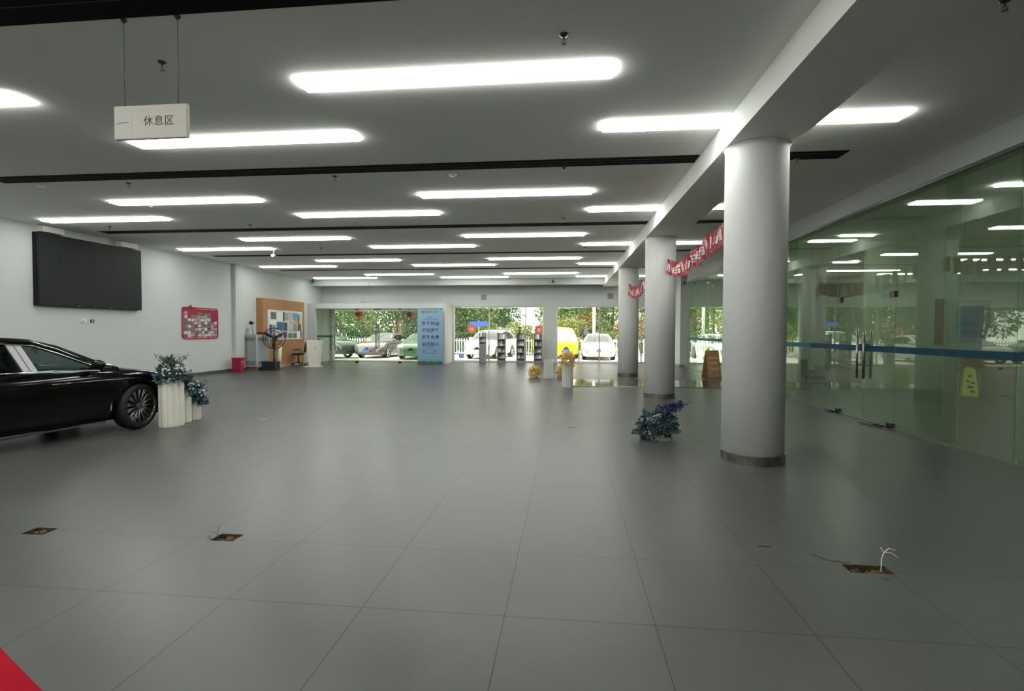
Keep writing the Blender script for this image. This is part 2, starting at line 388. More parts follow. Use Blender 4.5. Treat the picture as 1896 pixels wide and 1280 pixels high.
for (px,py,lb) in [(300,119,'small ceiling sprinkler right of the hanging sign wires'),(1044,68,'ceiling sprinkler above the nearest long light'),(620,330,'ceiling sprinkler just beyond the second black slot, left of centre'),(1044,315,'ceiling sprinkler just beyond the second black slot, near the beam'),(238,343,'ceiling sprinkler beyond the second black slot, left part'),(1475,297,'sprinkler in the side bay by the near column'),(1861,4,'dark sprinkler at the top right corner'),(280,380,'sprinkler hanging by the end of a left ceiling light'),(463,420,'tiny sprinkler before the third black slot'),(203,423,'tiny sprinkler near the left end of the third slot'),(1043,408,'tiny sprinkler before the third slot, near the beam'),(594,463,'tiny sprinkler before the fourth slot'),(1082,462,'tiny sprinkler before the fourth slot, near the beam')]:
    p = at(px,py-4,2,ZC); t = sp0 if first else copy_tree(sp0); first = False
    t.location = p; t['label'] = lb; t.rotation_euler.z = random.random()
for (px,py,lb) in [(838,322,'round white smoke detector beyond the second black slot'),(75,344,'round grey smoke detector at the left, beyond the second slot'),(990,421,'round white smoke detector before the third black slot')]:
    p = at(px,py,2,ZC); mb = MB(); mb.lathe([(.06,0),(.06,-.015),(.045,-.035),(.02,-.04)], n=20)
    tag(mb.build('ceiling_smoke_detector', WHITE, loc=p), lb, 'smoke detector', 'smoke detectors')
# security cameras
def camthing(p, lb, m, drop=.05, s=1):
    t = thing('ceiling_camera', lb, 'security camera', p, group='security cameras')
    mb = MB(); mb.lathe([(.045*s,0),(.045*s,-.015)], n=12); mb.cyl((0,0,-.01),(0,0,-drop),.012*s,n=8); mb.build('bracket', m, t)
    mb = MB(); mb.cyl((-.02,.05*s,-drop-.02),(.03,-.11*s,-drop-.05),.04*s,n=12); mb.build('camera_body', m, t)
camthing(at(507,462,2,ZC), 'white security camera hanging from the ceiling on a short stem', WHITE, .16, 1.2)
camthing((-.67,24.32,3.98), 'small black camera on the ceiling beam near the end wall, centre', BLK, .06)
camthing((-12.4,24.2,ZC), 'small black camera in the far left ceiling corner', BLK, .06)
camthing((5.0,23.0,3.745), 'small black camera at the far end of the glass partition', BLK, .06)
camthing((-9.62,24.3,3.86), 'small grey device under the far beam above the entrance', GREYM, .04, .7)

# ------------------------------------------------------------------ text helper
def text_mesh(body, size, spacing=1.0, extr=.001, bold=0):
    c = bpy.data.curves.new('txt','FONT'); c.body = body; c.size = size; c.extrude = extr; c.space_character = spacing; c.align_x = 'CENTER'; c.align_y = 'CENTER'
    if bold: c.offset = bold
    o = bpy.data.objects.new('txt', c); COL.objects.link(o); dg = bpy.context.evaluated_depsgraph_get()
    me = bpy.data.meshes.new_from_object(o.evaluated_get(dg)); me.materials.clear()
    bpy.data.objects.remove(o); bpy.data.curves.remove(c)
    return me
def text(name, body, size, m, parent, loc, rot=(PI/2,0,0), **k):
    me = text_mesh(body, size, **k); me.materials.append(m); o = link(name, me, parent, loc); o.rotation_euler = rot; return o

# hanging sign
t = thing('hanging_sign', 'white hanging sign with dark Chinese characters on two thin wires', 'sign', (-3.35,3.89,ZC), 0)
mb = MB(); mb.cbox((0,0,-.835),(.64,.035,.27)); mb.build('sign_board', mat('sign_board',(.43,.41,.365),.6,spec=.2), t, bevel=.008)
for x in (-.235,.235):
    mb = MB(); mb.lathe([(.025,0),(.025,-.008),(.008,-.03)], (x,0,0), n=12); mb.cyl((x,0,-.02),(x,0,-.7),.0022,n=6); mb.build('suspension_wire', INK, t)
text('lettering', '休息区', .085, INK, t, (.075,-.0185,-.835), spacing=1.12, extr=.0008)
mb = MB(); mb.box(-.16,-.158,-.0185,-.0175,-.94,-.73); mb.build('divider_line', GREYM, t)
mb = MB(); mb.prism([(-.30,-.845),(-.27,-.834),(-.19,-.83),(-.185,-.836),(-.27,-.842),(-.295,-.85)], lambda x,z:(x,-.0188,z), lambda x,z:(x,-.0176,z)); mb.build('logo_stroke', mat('logo_blue',(.03,.14,.28),.5), t)

# ------------------------------------------------------------------ left wall things
t = thing('video_wall_screen', 'huge black rectangular display screen on the left wall', 'screen', (XL,12.5,2.13))
mb = MB(); mb.box(0,.14,-1.5,1.5,0,1.74); mb.build('casing', mat('casing_black',(.006,.007,.007),.6,spec=.25), t, bevel=.008)
mb = MB()
for i in range(6):
    for j in range(3): mb.box(.14,.144,-1.47+.49*i,-1.47+.49*i+.488,.03+.56*j,.03+.56*j+.558)
mb.build('display_panel', mat('screen_black',(.008,.011,.011),.6,spec=.25), t)
for y in (-.5,-.05,.45,.95): mb = MB(); mb.box(.145,.15,y,y+.05,.02,.03); mb.build('indicator', GREYM, t)
for (a,b,lb) in ((11.12,11.65,'near'),(13.3,13.85,'far')):
    t = thing('vent_box', 'grey louvred vent box above the %s end of the black screen'%lb, 'vent', (XL,(a+b)/2,3.90))
    mb = MB(); mb.box(0,.16,-(b-a)/2,(b-a)/2,0,.14); mb.build('housing', WHITE, t)
    mb = MB()
    for j in range(4): mb.box(.16,.166,-(b-a)/2+.02,(b-a)/2-.02,.02+.03*j,.028+.03*j)
    mb.build('louvre', GREYM, t)
for k in range(3):
    mb = MB(); mb.box(0,.02,0,.11,0,.085); t = tag(mb.build('wall_socket', (WHITE,WHITE,BLK)[k], loc=(XL,12.2+.13*k,1.74)), ('leftmost','middle','dark rightmost')[k]+' of the three wall sockets under the black screen', 'socket', 'sockets under the screen')
    mb = MB(); mb.box(.02,.023,.03,.08,.02,.065); mb.build('outlet_face', GREYM, t)
# red photo board
t = thing('photo_poster', 'red rounded photo collage board on the left wall', 'poster', (XL+.003,16.62,1.25))
def rrect(w,h,r,n=5):
    P = []
    for cx,cy,a in ((w/2-r,h-r,0),(-w/2+r,h-r,PI/2),(-w/2+r,r,PI),(w/2-r,r,3*PI/2)):
        for k in range(n+1): P.append((cx+r*math.cos(a+PI/2*k/n), cy+r*math.sin(a+PI/2*k/n)))
    return P
mb = MB(); mb.prism(rrect(1.78,1.08,.13), lambda y,z:(0,y,z), lambda y,z:(.02,y,z)); mb.build('board', RED, t)
for (y0,y1,z0,z1) in ((-.75,-.35,.035,.05),(-.25,.3,.035,.05),(.42,.76,.035,.05),(-.2,.32,1.02,1.035),(.42,.76,1.02,1.035),(-.85,-.84,.15,.9)):
    mb = MB(); mb.box(.02,.024,y0,y1,z0,z1); mb.build('border_stripe', mat('pink_line',(.75,.35,.38),.6), t)
mb = MB(); mb.ball((.03,-.5,1.09),.06,sq=(.4,1,1)); mb.ball((.03,-.62,1.06),.04,sq=(.4,1,1)); mb.ball((.03,-.36,1.06),.035,sq=(.4,1,1)); mb.build('ornament', RED, t)
pm = [mat('photo_a',(.10,.11,.12),.5,var=.8,scale=30), mat('photo_b',(.30,.30,.28),.5,var=.8,scale=35), mat('photo_c',(.22,.13,.12),.5,var=.8,scale=28), mat('photo_d',(.5,.5,.47),.5,var=.6,scale=30)]
random.seed(3); n = 0
for j in range(8):
    for i in range(10):
        y = -.72+.16*i; z = .13+.105*j
        if (j > 4 and i > 7) or (j > 5 and i > 7) or (j == 7 and i in (1,2,3)) or (i,j) in ((7,2),(1,6)): continue
        mb = MB(); w = .13+.03*random.random(); h = .085+.03*random.random()
        mb.cbox((.0225+.0008*(n%3),y+random.uniform(-.01,.01),z+random.uniform(-.015,.015)),(.003,w,h),Matrix.Rotation(random.uniform(-.15,.15),3,'X'))
        mb.build('photo', pm[random.randrange(4)], t); n += 1
# orange display wall
t = thing('display_panel_wall', 'orange wooden panel box standing against the left wall near the corner', 'panel', (XL,21.4,0))
mb = MB(); mb.box(0,.30,-1.56,1.75,.06,2.88); mb.build('panel', ORANGE, t)
mb = MB(); mb.box(0,.28,-1.54,1.73,0,.06); mb.build('plinth', CREAM, t)
t = thing('notice_board', 'white notice board covered with papers on the orange panel', 'notice board', (XL+.30,21.45,1.18))
mb = MB(); mb.box(0,.02,-1.28,1.45,0,1.22); mb.build('board', mat('board_face',(.62,.63,.60),.6), t)
mb = MB(); 
for (a,b,c,d) in ((-1.30,-1.28,0,1.22),(1.45,1.47,0,1.22)): mb.box(0,.03,a,b,c,d)
mb.box(0,.03,-1.30,1.47,-.02,0); mb.box(0,.03,-1.30,1.47,1.22,1.24); mb.build('board_frame', WHITE, t)
pc = lambda n,c: mat('paper_'+n,c,.6,var=.35,scale=14)
PAP = [(-1.1,.85,.40,.30,pc('grey',(.12,.14,.13))),(-1.12,.66,.45,.16,PAPER),(-.62,.78,.42,.38,PAPER),(-.16,.78,.12,.40,pc('navy',(.02,.03,.16))),(.0,.82,.28,.34,pc('olive',(.34,.34,.26))),(.34,.62,.30,.56,pc('pink',(.55,.42,.42))),(.66,.86,.42,.30,pc('sky',(.10,.32,.55))),(.72,.70,.36,.16,pc('gold',(.60,.33,.06))),(1.06,.70,.16,.42,pc('leafgreen',(.12,.28,.10))),(1.22,.60,.2,.5,pc('rose',(.60,.44,.38))),
 (-1.2,.10,.16,.52,pc('blue',(.01,.05,.33))),(-1.0,.16,.26,.44,pc('grey2',(.25,.27,.26))),(-.66,.40,.5,.34,pc('steelblue',(.04,.14,.25))),(-.14,.36,.32,.36,pc('slate',(.05,.07,.13))),(.26,.30,.36,.30,pc('mint',(.42,.50,.44))),(.66,.32,.36,.36,pc('green2',(.22,.32,.26))),(1.06,.36,.3,.32,pc('plum',(.16,.07,.09))),
 (-.66,.04,.46,.30,pc('white2',(.5,.5,.46))),(-.14,.04,.3,.28,pc('navy2',(.07,.08,.2))),(.24,.04,.34,.22,pc('moss',(.12,.19,.12))),(.64,.04,.34,.22,pc('moss2',(.13,.17,.14))),(1.02,.03,.26,.30,PAPER),(1.3,.02,.10,.34,MATS.get('paper_navy'))]
for (y,z,w,h,m) in PAP:
    mb = MB(); mb.box(.021,.024,y,y+w,z,z+h); mb.build('paper_sheet', m, t)
# grey cabinet on pallet
t = thing('air_cooler_cabinet', 'big grey louvred metal unit on a wooden pallet by the left wall', 'cabinet', (-12.3,19.42,0))
mb = MB(); mb.box(-.28,.27,-.45,.41,.11,1.38); mb.build('housing', GREYM, t, bevel=.02)
for z0 in (.22,1.14):
    mb = MB()
    for j in range(3): mb.box(-.22,.2,-.456,-.45,z0+.05*j,z0+.022+.05*j)
    for j in range(3): mb.box(.27,.276,-.36,.33,z0+.05*j,z0+.022+.05*j)
    mb.build('louvre', DGREY, t)
mb = MB(); mb.box(.25,.29,-.47,-.43,.11,1.38); mb.build('corner_post', mat('light_grey',(.45,.47,.47),.4), t)
mb = MB()
for y in (-.43,-.02,.36): mb.box(-.28,.3,y,y+.07,0,.08)
for x in (-.27,-.02,.22): mb.box(x,x+.09,-.46,.43,.08,.105)
mb.build('pallet', mat('pallet_wood',(.16,.12,.06),.8,var=.2,scale=8), t)
t = thing('clip_fan', 'small black desk fan on a thin stem on top of the grey unit', 'fan', (-12.30,19.15,1.38))
mb = MB(); mb.lathe([(.08,0),(.08,.015)],n=14); mb.tube([(0,0,.015),(-.03,0,.25),(-.06,0,.42)],.008,6); mb.build('stem', BLK, t)
mb = MB(); mb.cyl((-.06,-.07,.47),(-.03,.05,.47),.075,.06,n=16); mb.build('fan_head', BLK, t)
mb = MB(); mb.lathe([(.05,0),(.055,.02),(.055,.1),(.052,.11),(.055,.12),(.055,.24),(.03,.28),(.016,.29),(.016,.32)], n=16)
t2 = tag(mb.build('water_bottle', mat('bottle_teal',(.25,.42,.42),.25), loc=(-12.47,19.1,1.38)), 'pale teal bottle on the grey unit beside the small fan', 'bottle')
random.seed(9); mb = MB()
for k in range(7):
    a = random.uniform(0,3); mb.cbox((random.uniform(-.12,.12),random.uniform(-.12,.12),.03+.008*k),(.16,.07,.03),Matrix.Rotation(a,3,'Z')@Matrix.Rotation(random.uniform(-.3,.3),3,'X'))
tag(mb.build('tool_pile', BLK, loc=(-12.22,19.55,1.395)), 'dark heap of cables and tools on top of the grey unit', 'tools', kind='stuff')
t = thing('waste_bin', 'dark red square waste bin on the floor by the left wall', 'bin', (-12.24,18.12,0))
mb = MB(); mb.prism([(-.17,-.14),(.17,-.14),(.17,.14),(-.17,.14)], lambda x,y:(x*.93,y*.93,0), lambda x,y:(x,y,.5)); mb.build('bin_body', RED, t, bevel=.012)
mb = MB(); mb.box(-.18,.18,-.15,.15,.5,.53); mb.build('rim', mat('red_dark',(.3,.012,.03),.4), t, bevel=.006)
mb = MB(); mb.box(.172,.176,-.06,.06,.36,.40); mb.box(.172,.176,-.04,.05,.28,.30); mb.build('marking', mat('pink_mark',(.7,.35,.38),.6), t)
# paper roll leaning
mb = MB(); mb.cyl((0,0,0),(.05,.03,.92),.07,n=20)
tag(mb.build('paper_roll', CREAM, loc=(-11.72,19.98,0)), 'pale upright roll standing behind the big fan', 'roll')
# industrial fan
t = thing('pedestal_fan', 'large black industrial pedestal fan with wire cage', 'fan', (-11.58,19.42,0))
mb = MB(); mb.cyl((0,0,.05),(0,0,.75),.05,.045,n=16); mb.cyl((0,0,.75),(0,0,1.2),.03,n=12); mb.build('pole', BLK, t)
mb = MB(); mb.box(-.27,.27,-.2,.2,0,.03); mb.lathe([(.14,.03),(.07,.08),(.05,.1)],n=16); mb.build('base', DGREY, t)
hz = 1.24; yaw = .35
def rotp(p): 
    v = Matrix.Rotation(yaw,3,'Z') @ Vector(p); return (v.x, v.y, v.z+hz)
mb = MB()
for (yy,rr) in ((-.10,.30),(-.02,.42),(.06,.40),(-.13,.12)):
    mb.tube([rotp((rr*math.cos(a),yy,rr*math.sin(a))) for a in [2*PI*k/36 for k in range(36)]], .011, 5, closed=True)
for k in range(28):
    a = 2*PI*k/28
    mb.tube([rotp((q*math.cos(a),yy,q*math.sin(a))) for q,yy in ((.05,-.14),(.2,-.125),(.3,-.10),(.42,-.02),(.40,.06),(.2,.11),(.08,.12))], .0036, 4)
mb.build('wire_cage', BLK, t)
mb = MB()
for k in range(3):
    a0 = 2*PI*k/3+.5; P = []
    for q,wid,tw in ((.05,.05,.5),(.18,.10,.42),(.30,.15,.34),(.38,.08,.3)):
        row = []
        for s_ in (-1,1):
            a = a0+s_*wid/(2*q)*.9 if q>.1 else a0+s_*.8
            row.append(rotp((q*math.cos(a), -.05+s_*.035, q*math.sin(a))))
        P.append(row)
    for i in range(3): mb.poly([P[i][0],P[i][1],P[i+1][1],P[i+1][0]])
o = mb.build('fan_blade', BLK, t)
sm = o.modifiers.new('s','SOLIDIFY'); sm.thickness = .006
mb = MB(); mb.cyl(rotp((0,-.15,0)),rotp((0,-.03,0)),.06,.07,n=16); mb.cyl(rotp((0,.04,0)),rotp((0,.24,0)),.1,.08,n=16); mb.build('motor', BLK, t)
t = thing('storage_crate', 'black plastic crate on the floor below the big fan', 'crate', (-11.55,19.12,0))
mb = MB(); w,d,h = .27,.18,.33
for (a,b,c,e) in ((-w,w,-d,-d+.02),(-w,w,d-.02,d),(-w,-w+.02,-d+.02,d-.02),(w-.02,w,-d+.02,d-.02)): mb.box(a,b,c,e,.02,h)
mb.box(-w,w,-d,d,0,.02); mb.build('crate_body', BLK, t)
mb = MB(); mb.box(-w-.015,w+.015,-d-.015,-d,h-.04,h); mb.box(-w-.015,w+.015,d,d+.015,h-.04,h); mb.build('rim', BLK, t)
# office chair
t = thing('office_chair', 'black mesh-back office chair beside the white lectern', 'chair', (-12.0,22.05,0), -1.25)
mb = MB(); mb.prism(rrect(.5,.46,.1), lambda x,y:(x,y-.23,.46), lambda x,y:(x,y-.23,.54)); mb.build('seat', BLKF, t, bevel=.015)
mb = MB(); rings = []
for z,w,yo in ((.56,.16,.24),(.66,.22,.27),(.85,.23,.29),(1.0,.19,.31),(1.08,.10,.33)):
    rings.append([mb.bm.verts.new((w*math.cos(a), yo+.05*math.sin(a)**2*0+.02*math.sin(a)+.05*(1-math.cos(a)**2), z)) for a in [2*PI*k/16 for k in range(16)]])
mb.skin(rings, smooth=True); mb.build('backrest', BLKF, t)
for s_ in (-1,1):
    mb = MB(); mb.tube([(.24*s_,.12,.5),(.29*s_,.1,.62),(.29*s_,.05,.7),(.29*s_,-.18,.7)],.018,8); mb.build('armrest', BLK, t)
mb = MB(); mb.cyl((0,0,.1),(0,0,.46),.03,n=12); mb.build('gas_post', BLK, t)
mb = MB()
for k in range(5):
    a = 2*PI*k/5+.3; mb.tube([(0,0,.12),(.3*math.cos(a),.3*math.sin(a),.07)],[.028,.018],8)
mb.build('base', BLK, t)
for k in range(5):
    a = 2*PI*k/5+.3; mb = MB(); c = Vector((.3*math.cos(a),.3*math.sin(a),.03)); u = Vector((-math.sin(a),math.cos(a),0))*.02; mb.cyl(c-u,c+u,.03,n=12); mb.build('caster', BLK, t)
# lectern
t = thing('lectern', 'white flared lectern standing before the glass entrance panel', 'lectern', (-10.82,21.2,0), .12)
mb = MB(); mb.prism([(-.27,1.14),(.31,1.14),(.27,.75),(.22,.3),(.19,0),(-.16,0),(-.22,.4)], lambda x,z:(x,-.2,z), lambda x,z:(x,.2,z)); mb.build('lectern_body', CREAM, t, bevel=.01)
mb = MB(); mb.box(-.36,.26,-.24,.24,0,.02); mb.build('foot_plate', CREAM, t)
mb = MB(); mb.box(.06,.18,-.205,-.2,.86,.875); mb.box(.08,.19,-.205,-.2,.80,.815); mb.box(.08,.15,-.205,-.2,.77,.782); mb.build('lettering', INK, t)
mb = MB(); mb.cyl((.22,0,1.14),(.22,0,1.18),.04,n=12); tag(mb.build('desk_bell', BLK, loc=(-10.82,21.2,0)), 'tiny dark bell on the right end of the white lectern', 'bell')
# blue banner
t = thing('banner_stand', 'tall light-blue printed banner with four lines of navy characters', 'banner', (-6.41,23.8,0))
def banner_mat():
    m = bpy.data.materials.new('banner_print'); m.use_nodes = True; nt = m.node_tree; N = nt.nodes; L = nt.links
    b = N['Principled BSDF']; b.inputs['Roughness'].default_value = .6; tc = N.new('ShaderNodeTexCoord'); sp = N.new('ShaderNodeSeparateXYZ'); L.new(tc.outputs['Object'], sp.inputs[0])
    mr = N.new('ShaderNodeMapRange'); mr.inputs[1].default_value = 0; mr.inputs[2].default_value = 2.6; L.new(sp.outputs['Z'], mr.inputs[0])
    cr = N.new('ShaderNodeValToRGB'); e = cr.color_ramp.elements; e[0].position = 0; e[0].color = (.10,.26,.24,1); e[1].position = 1; e[1].color = (.20,.33,.36,1)
    k = e.new(.14); k.color = (.17,.30,.42,1); k = e.new(.5); k.color = (.22,.34,.50,1); k = e.new(.9); k.color = (.22,.36,.50,1)
    L.new(mr.outputs[0], cr.inputs[0]); L.new(cr.outputs[0], b.inputs['Base Color']); return m
mb = MB(); mb.box(-.61,.61,-.008,.008,.03,2.59); mb.build('banner_panel', banner_mat(), t)
mb = MB(); mb.box(-.60,.60,-.06,.06,0,.035); mb.build('stand_base', DGREY, t)
NAVY = mat('navy_print',(.015,.025,.10),.6); REDP = mat('red_print',(.5,.02,.06),.6)
for k,s_ in enumerate(('我不知道','不归我管','我不负责','去问别人')): text('lettering', s_, .20, NAVY, t, (.02,-.010,1.90-.325*k), spacing=1.12, bold=.004)
text('lettering','999',.10,REDP,t,(-.02,-.010,.63),bold=.003)
mb = MB(); mb.box(-.40,-.31,-.010,-.008,2.40,2.50); mb.build('logo_mark', REDP, t)
mb = MB()
for (a,b,z,h) in ((-.28,.06,2.43,.05),(.12,.36,2.46,.02),(.12,.36,2.42,.02),(-.14,.12,2.19,.03),(-.32,.34,2.10,.022),(-.16,.14,.82,.03),(-.24,.26,.73,.03),(-.36,-.18,.60,.05),(.14,.34,.60,.05),(-.40,.38,.50,.03)):
    x = a
    while x < b: mb.box(x,min(x+.028,b),-.0095,-.008,z,z+h); x += .036
mb.build('small_print', mat('print_grey_blue',(.06,.10,.20),.6), t)
mb = MB(); mb.prism([(-.6,.04),(.6,.04),(.6,.12),(.4,.14),(.2,.1),(.05,.16),(-.1,.11),(-.3,.15),(-.6,.09)], lambda x,z:(x,-.0105,z), lambda x,z:(x,-.0085,z)); mb.build('printed_hills', mat('print_green',(.03,.12,.10),.6), t)

# ------------------------------------------------------------------ brochure racks
RK = mat('rack_grey',(.20,.20,.205),.5)
def rack(x, y, first, label, extra=None):
    t = thing('brochure_rack', label, 'brochure rack', (x,y,0), group='brochure racks before the window')
    if first:
        mb = MB(); mb.box(-.17,.17,-.12,.12,0,.95); mb.build('cabinet_body', RK, t, bevel=.01)
        mb = MB(); mb.box(-.17,-.14,-.1,.1,.95,1.47); mb.box(.14,.17,-.1,.1,.95,1.47); mb.box(-.17,.17,.08,.1,.95,1.47); mb.build('side_frame', RK, t)
        n0, tiers = 2, [(1.0,.2),(1.25,.2)]
    else:
        mb = MB(); mb.box(-.20,-.17,-.16,.14,0,1.47); mb.box(.17,.20,-.16,.14,0,1.47); mb.box(-.17,.17,.10,.12,.1,1.47); mb.build('side_frame', RK, t)
        mb = MB(); mb.box(-.17,.17,-.15,.14,0,.14); mb.build('base', RK, t)
        tiers = [(.2,.2),(.5,.2),(.82,.2),(1.14,.22)]
    for (z,h) in tiers:
        w = .135 if first else .165
        mb = MB(); mb.prism([(-.14,z),(.08,z),(.08,z+.015),(-.125,z+.015),(-.145,z+.05),(-.155,z+.05)], lambda a,b:(-w,a,b), lambda a,b:(w,a,b)); mb.build('tray', RK, t)
        for q in range(3):
            x0 = -w+.01+q*(2*w-.02)/3
            mb = MB(); mb.prism([(-.11,z+.016),(-.105,z+.016),(.05,z+h+.05),(.045,z+h+.05)], lambda a,b:(x0+.005,a,b), lambda a,b:(x0+(2*w-.02)/3-.005,a,b))
            mb.build('brochure', (PAPER,pm[0],pm[1],pm[3])[(q*5+int(z*10)+int(x*3))%4], t)
rack(-4.12,25.12,True,'dark kiosk stand with a solid lower half, leftmost at the window')
rack(-3.18,25.12,False,'four-tier brochure rack right of the solid kiosk stand')
rack(-2.24,25.12,False,'four-tier brochure rack with a small figurine on top')
rack(-1.39,25.12,False,'four-tier brochure rack nearest the flat wall pier')
t = thing('figurine', 'small dark figurine on top of the third brochure rack', 'figurine', (-2.30,25.1,1.47))
mb = MB(); mb.box(-.19,.17,-.02,.04,0,.012); mb.build('stand_plate', RK, t)
mb = MB(); mb.lathe([(.03,.012),(.07,.05),(.06,.12),(.03,.15),(.05,.2),(.03,.26)], n=14); mb.build('figure', mat('figurine_brown',(.18,.10,.05),.6,var=.3,scale=20), t)
mb = MB(); mb.ball((0,0,.29),.075,sq=(1,1,.6)); mb.build('hat', mat('hat_olive',(.10,.09,.03),.7), t)

# ------------------------------------------------------------------ vases and flowers
VASE = mat('vase_white',(.70,.68,.60),.6,var=.05,scale=6)
VASE2 = mat('vase_grey',(.52,.51,.48),.6,var=.06,scale=6)
def vase(x, y, r, h, m, label, rot=0, amp=.10, nf=9, seed=1, inner=True):
    t = thing('fluted_vase', label, 'vase', (x,y,0), rot, 'fluted floor vases')
    random.seed(seed); N_ = 120; R = []
    ph = [random.uniform(0,6) for _ in range(3)]
    for i in range(N_):
        a = 2*PI*i/N_
        f = abs(math.sin(nf*a/2+ph[0]))**.7*amp + .05*math.sin(2*a+ph[1])+.03*math.sin(3*a+ph[2])
        R.append(r*(.92+f))
    mb = MB()
    O = [[mb.bm.verts.new((R[i]*k*math.cos(2*PI*i/N_),R[i]*k*math.sin(2*PI*i/N_),z)) for i in range(N_)] for z,k in ((0,.97),(.02,1),(h-.01,1.0),(h,.97),(h,.86),(h-.14,.82))]
    mb.skin(O, smooth=False); mb.build('vase_body', m, t)
    return t
LEAF1 = mat('leaf_teal',(.025,.06,.055),.6,var=.3,scale=9); LEAF2 = mat('leaf_green',(.06,.12,.05),.6,var=.3,scale=9)
BLUEF = mat('petal_blue',(.10,.17,.25),.7,var=.35,scale=12); WHF = mat('petal_white',(.62,.66,.68),.7,var=.2,scale=12); LILAC = mat('petal_lilac',(.16,.17,.28),.7,var=.25,scale=12)
PURP = mat('petal_purple',(.04,.035,.12),.7,var=.3,scale=14); DRY = mat('dry_straw',(.62,.44,.13),.8,var=.35,scale=10); DRY2 = mat('dry_cream',(.80,.66,.32),.8,var=.25,scale=10)
def rdir(up=0):
    while True:
        v = Vector((random.gauss(0,1),random.gauss(0,1),random.gauss(0,1)+up))
        if v.length > .2: return v.normalized()
def floret(mb, c, r, n=5):
    c = Vector(c)
    for k in range(n*5):
        d = rdir(.4); p = c+d*r*random.uniform(.5,1)
        mb.leaf(p, (d+rdir()*.8), rdir(), r*.55, r*.5, fold=.1)
def bouquet(loc, rx, ry, hz_, label, cat='flowers', seed=1, dark=1, nleaf=330, group=None, name='flower_arrangement'):
    random.seed(seed); t = thing(name, label, cat, loc, group=group)
    a, b = MB(), MB()
    for k in range(nleaf):
        d = rdir(.5); d.z = abs(d.z)
        p = Vector((d.x*rx*.8*random.uniform(.4,1), d.y*ry*.8*random.uniform(.4,1), d.z*hz_*random.uniform(.2,.85)))
        (a if k%3 else b).leaf(p, d+rdir()*.5, rdir(1), random.uniform(.07,.13), random.uniform(.04,.06))
    for k in range(20):
        d = rdir(1.2); d.z = abs(d.z); p = Vector((d.x*rx*.5,d.y*ry*.5,hz_*.6)); e = p+Vector((d.x*rx*.5,d.y*ry*.5,hz_*.42*random.uniform(.5,1)))
        b.tube([p,(p+e)/2+Vector((0,0,.02)),e],.003,4)
        for q in range(7):
            f = p.lerp(e,q/6); b.leaf(f, rdir(.6), (0,0,1), .055, .022)
    a.build('dark_leaves', LEAF1, t); b.build('green_leaves', LEAF2, t)
    f1, f2, f3 = MB(), MB(), MB()
    for k in range(26):
        an = 2*PI*k/26+random.uniform(-.1,.1); floret(f1, (rx*.72*math.cos(an)*random.uniform(.6,1),ry*.72*math.sin(an)*random.uniform(.6,1),.05+random.uniform(-.04,.06)), .065)
    for k in range(9):
        d = rdir(.3); floret(f2, (d.x*rx*.9,d.y*ry*.9,hz_*random.uniform(.35,.65)), .06)
    for k in range(5):
        d = rdir(.4); floret(f3, (d.x*rx*.7,d.y*ry*.7,hz_*random.uniform(.45,.7)), .05)
    f1.build('blue_blossoms', BLUEF, t); f2.build('white_blossoms', WHF, t); f3.build('lilac_blossoms', LILAC, t)
    return t
def stand(px, py, r):
    p = at(px,py,2,0); d = Vector((p.x,p.y,0)).normalized(); return p+d*r
V1, V2, V3 = stand(315,792,.17), stand(337,784,.13), stand(358,778,.12)
V1.x += .02
vase(V1.x,V1.y,.175,.79,VASE,'tallest fluted white vase in front of the black car',.4,nf=11,seed=2)
vase(V2.x,V2.y,.135,.56,VASE,'middle-height fluted white vase of the three by the car',.9,nf=11,seed=4)
vase(V3.x,V3.y,.12,.37,VASE,'shortest fluted white vase of the three by the car',.2,nf=11,seed=6)
bouquet((V1.x,V1.y,.72),.26,.26,.44,'blue and white artificial flowers in the tallest vase by the car',seed=5,group='artificial flowers by the car')
bouquet((V2.x+.02,V2.y,.48),.22,.22,.36,'blue artificial flowers in the middle vase by the car',seed=8,nleaf=240,group='artificial flowers by the car')
bouquet((V3.x+.03,V3.y,.28),.22,.2,.40,'dark blue artificial flowers in the shortest vase by the car',seed=11,nleaf=260,group='artificial flowers by the car')
vase(.02,14.45,.155,.64,VASE2,'fluted grey vase with dried straw flowers at the granite edge',.1,nf=12,seed=3)
def cubevase():
    t = thing('fluted_vase', 'grey fluted vase without flowers between two dried bouquets', 'vase', (-.60,17.25,0), group='fluted floor vases')
    mb = MB(); P = []
    for k in range(64):
        a = 2*PI*k/64; q = max(abs(math.cos(a)),abs(math.sin(a))); rr = .155/q*(1+.04*math.cos(16*a)); P.append((rr*math.cos(a),rr*math.sin(a)))
    O = [[mb.bm.verts.new((x*k,y*k,z)) for x,y in P] for z,k in ((0,1),(.60,1),(.60,.85),(.45,.8))]
    mb.skin(O); mb.build('vase_body', VASE2, t)
cubevase()
def drybunch(loc, r, label, seed, flat=1, n=900):
    random.seed(seed); t = thing('dried_bouquet', label, 'dried flowers', loc, group='dried straw bouquets')
    a, b = MB(), MB()
    for k in range(n):
        d = rdir(.2)
        c = Vector((0,0,r*.58*flat)); p = c+Vector((d.x,d.y,d.z*flat))*r*random.uniform(.25,.78); p.z = max(p.z, .004)
        if p.z < .03: d.z = abs(d.z)
        (a if k%3 else b).leaf(p, d+rdir()*.5, rdir(), random.uniform(.06,.12), random.uniform(.012,.03))
    for k in range(26):
        d = rdir(.5); d.z = abs(d.z); c = Vector((0,0,r*.6*flat)); e = c+Vector((d.x,d.y,d.z*flat))*r*1.15
        b.tube([c,e],.003,3)
    a.build('straw_stems', DRY, t); b.build('seed_heads', DRY2, t)
drybunch((.02,14.45,.56),.255,'yellow dried straw bouquet in the fluted grey vase',21,1.25)
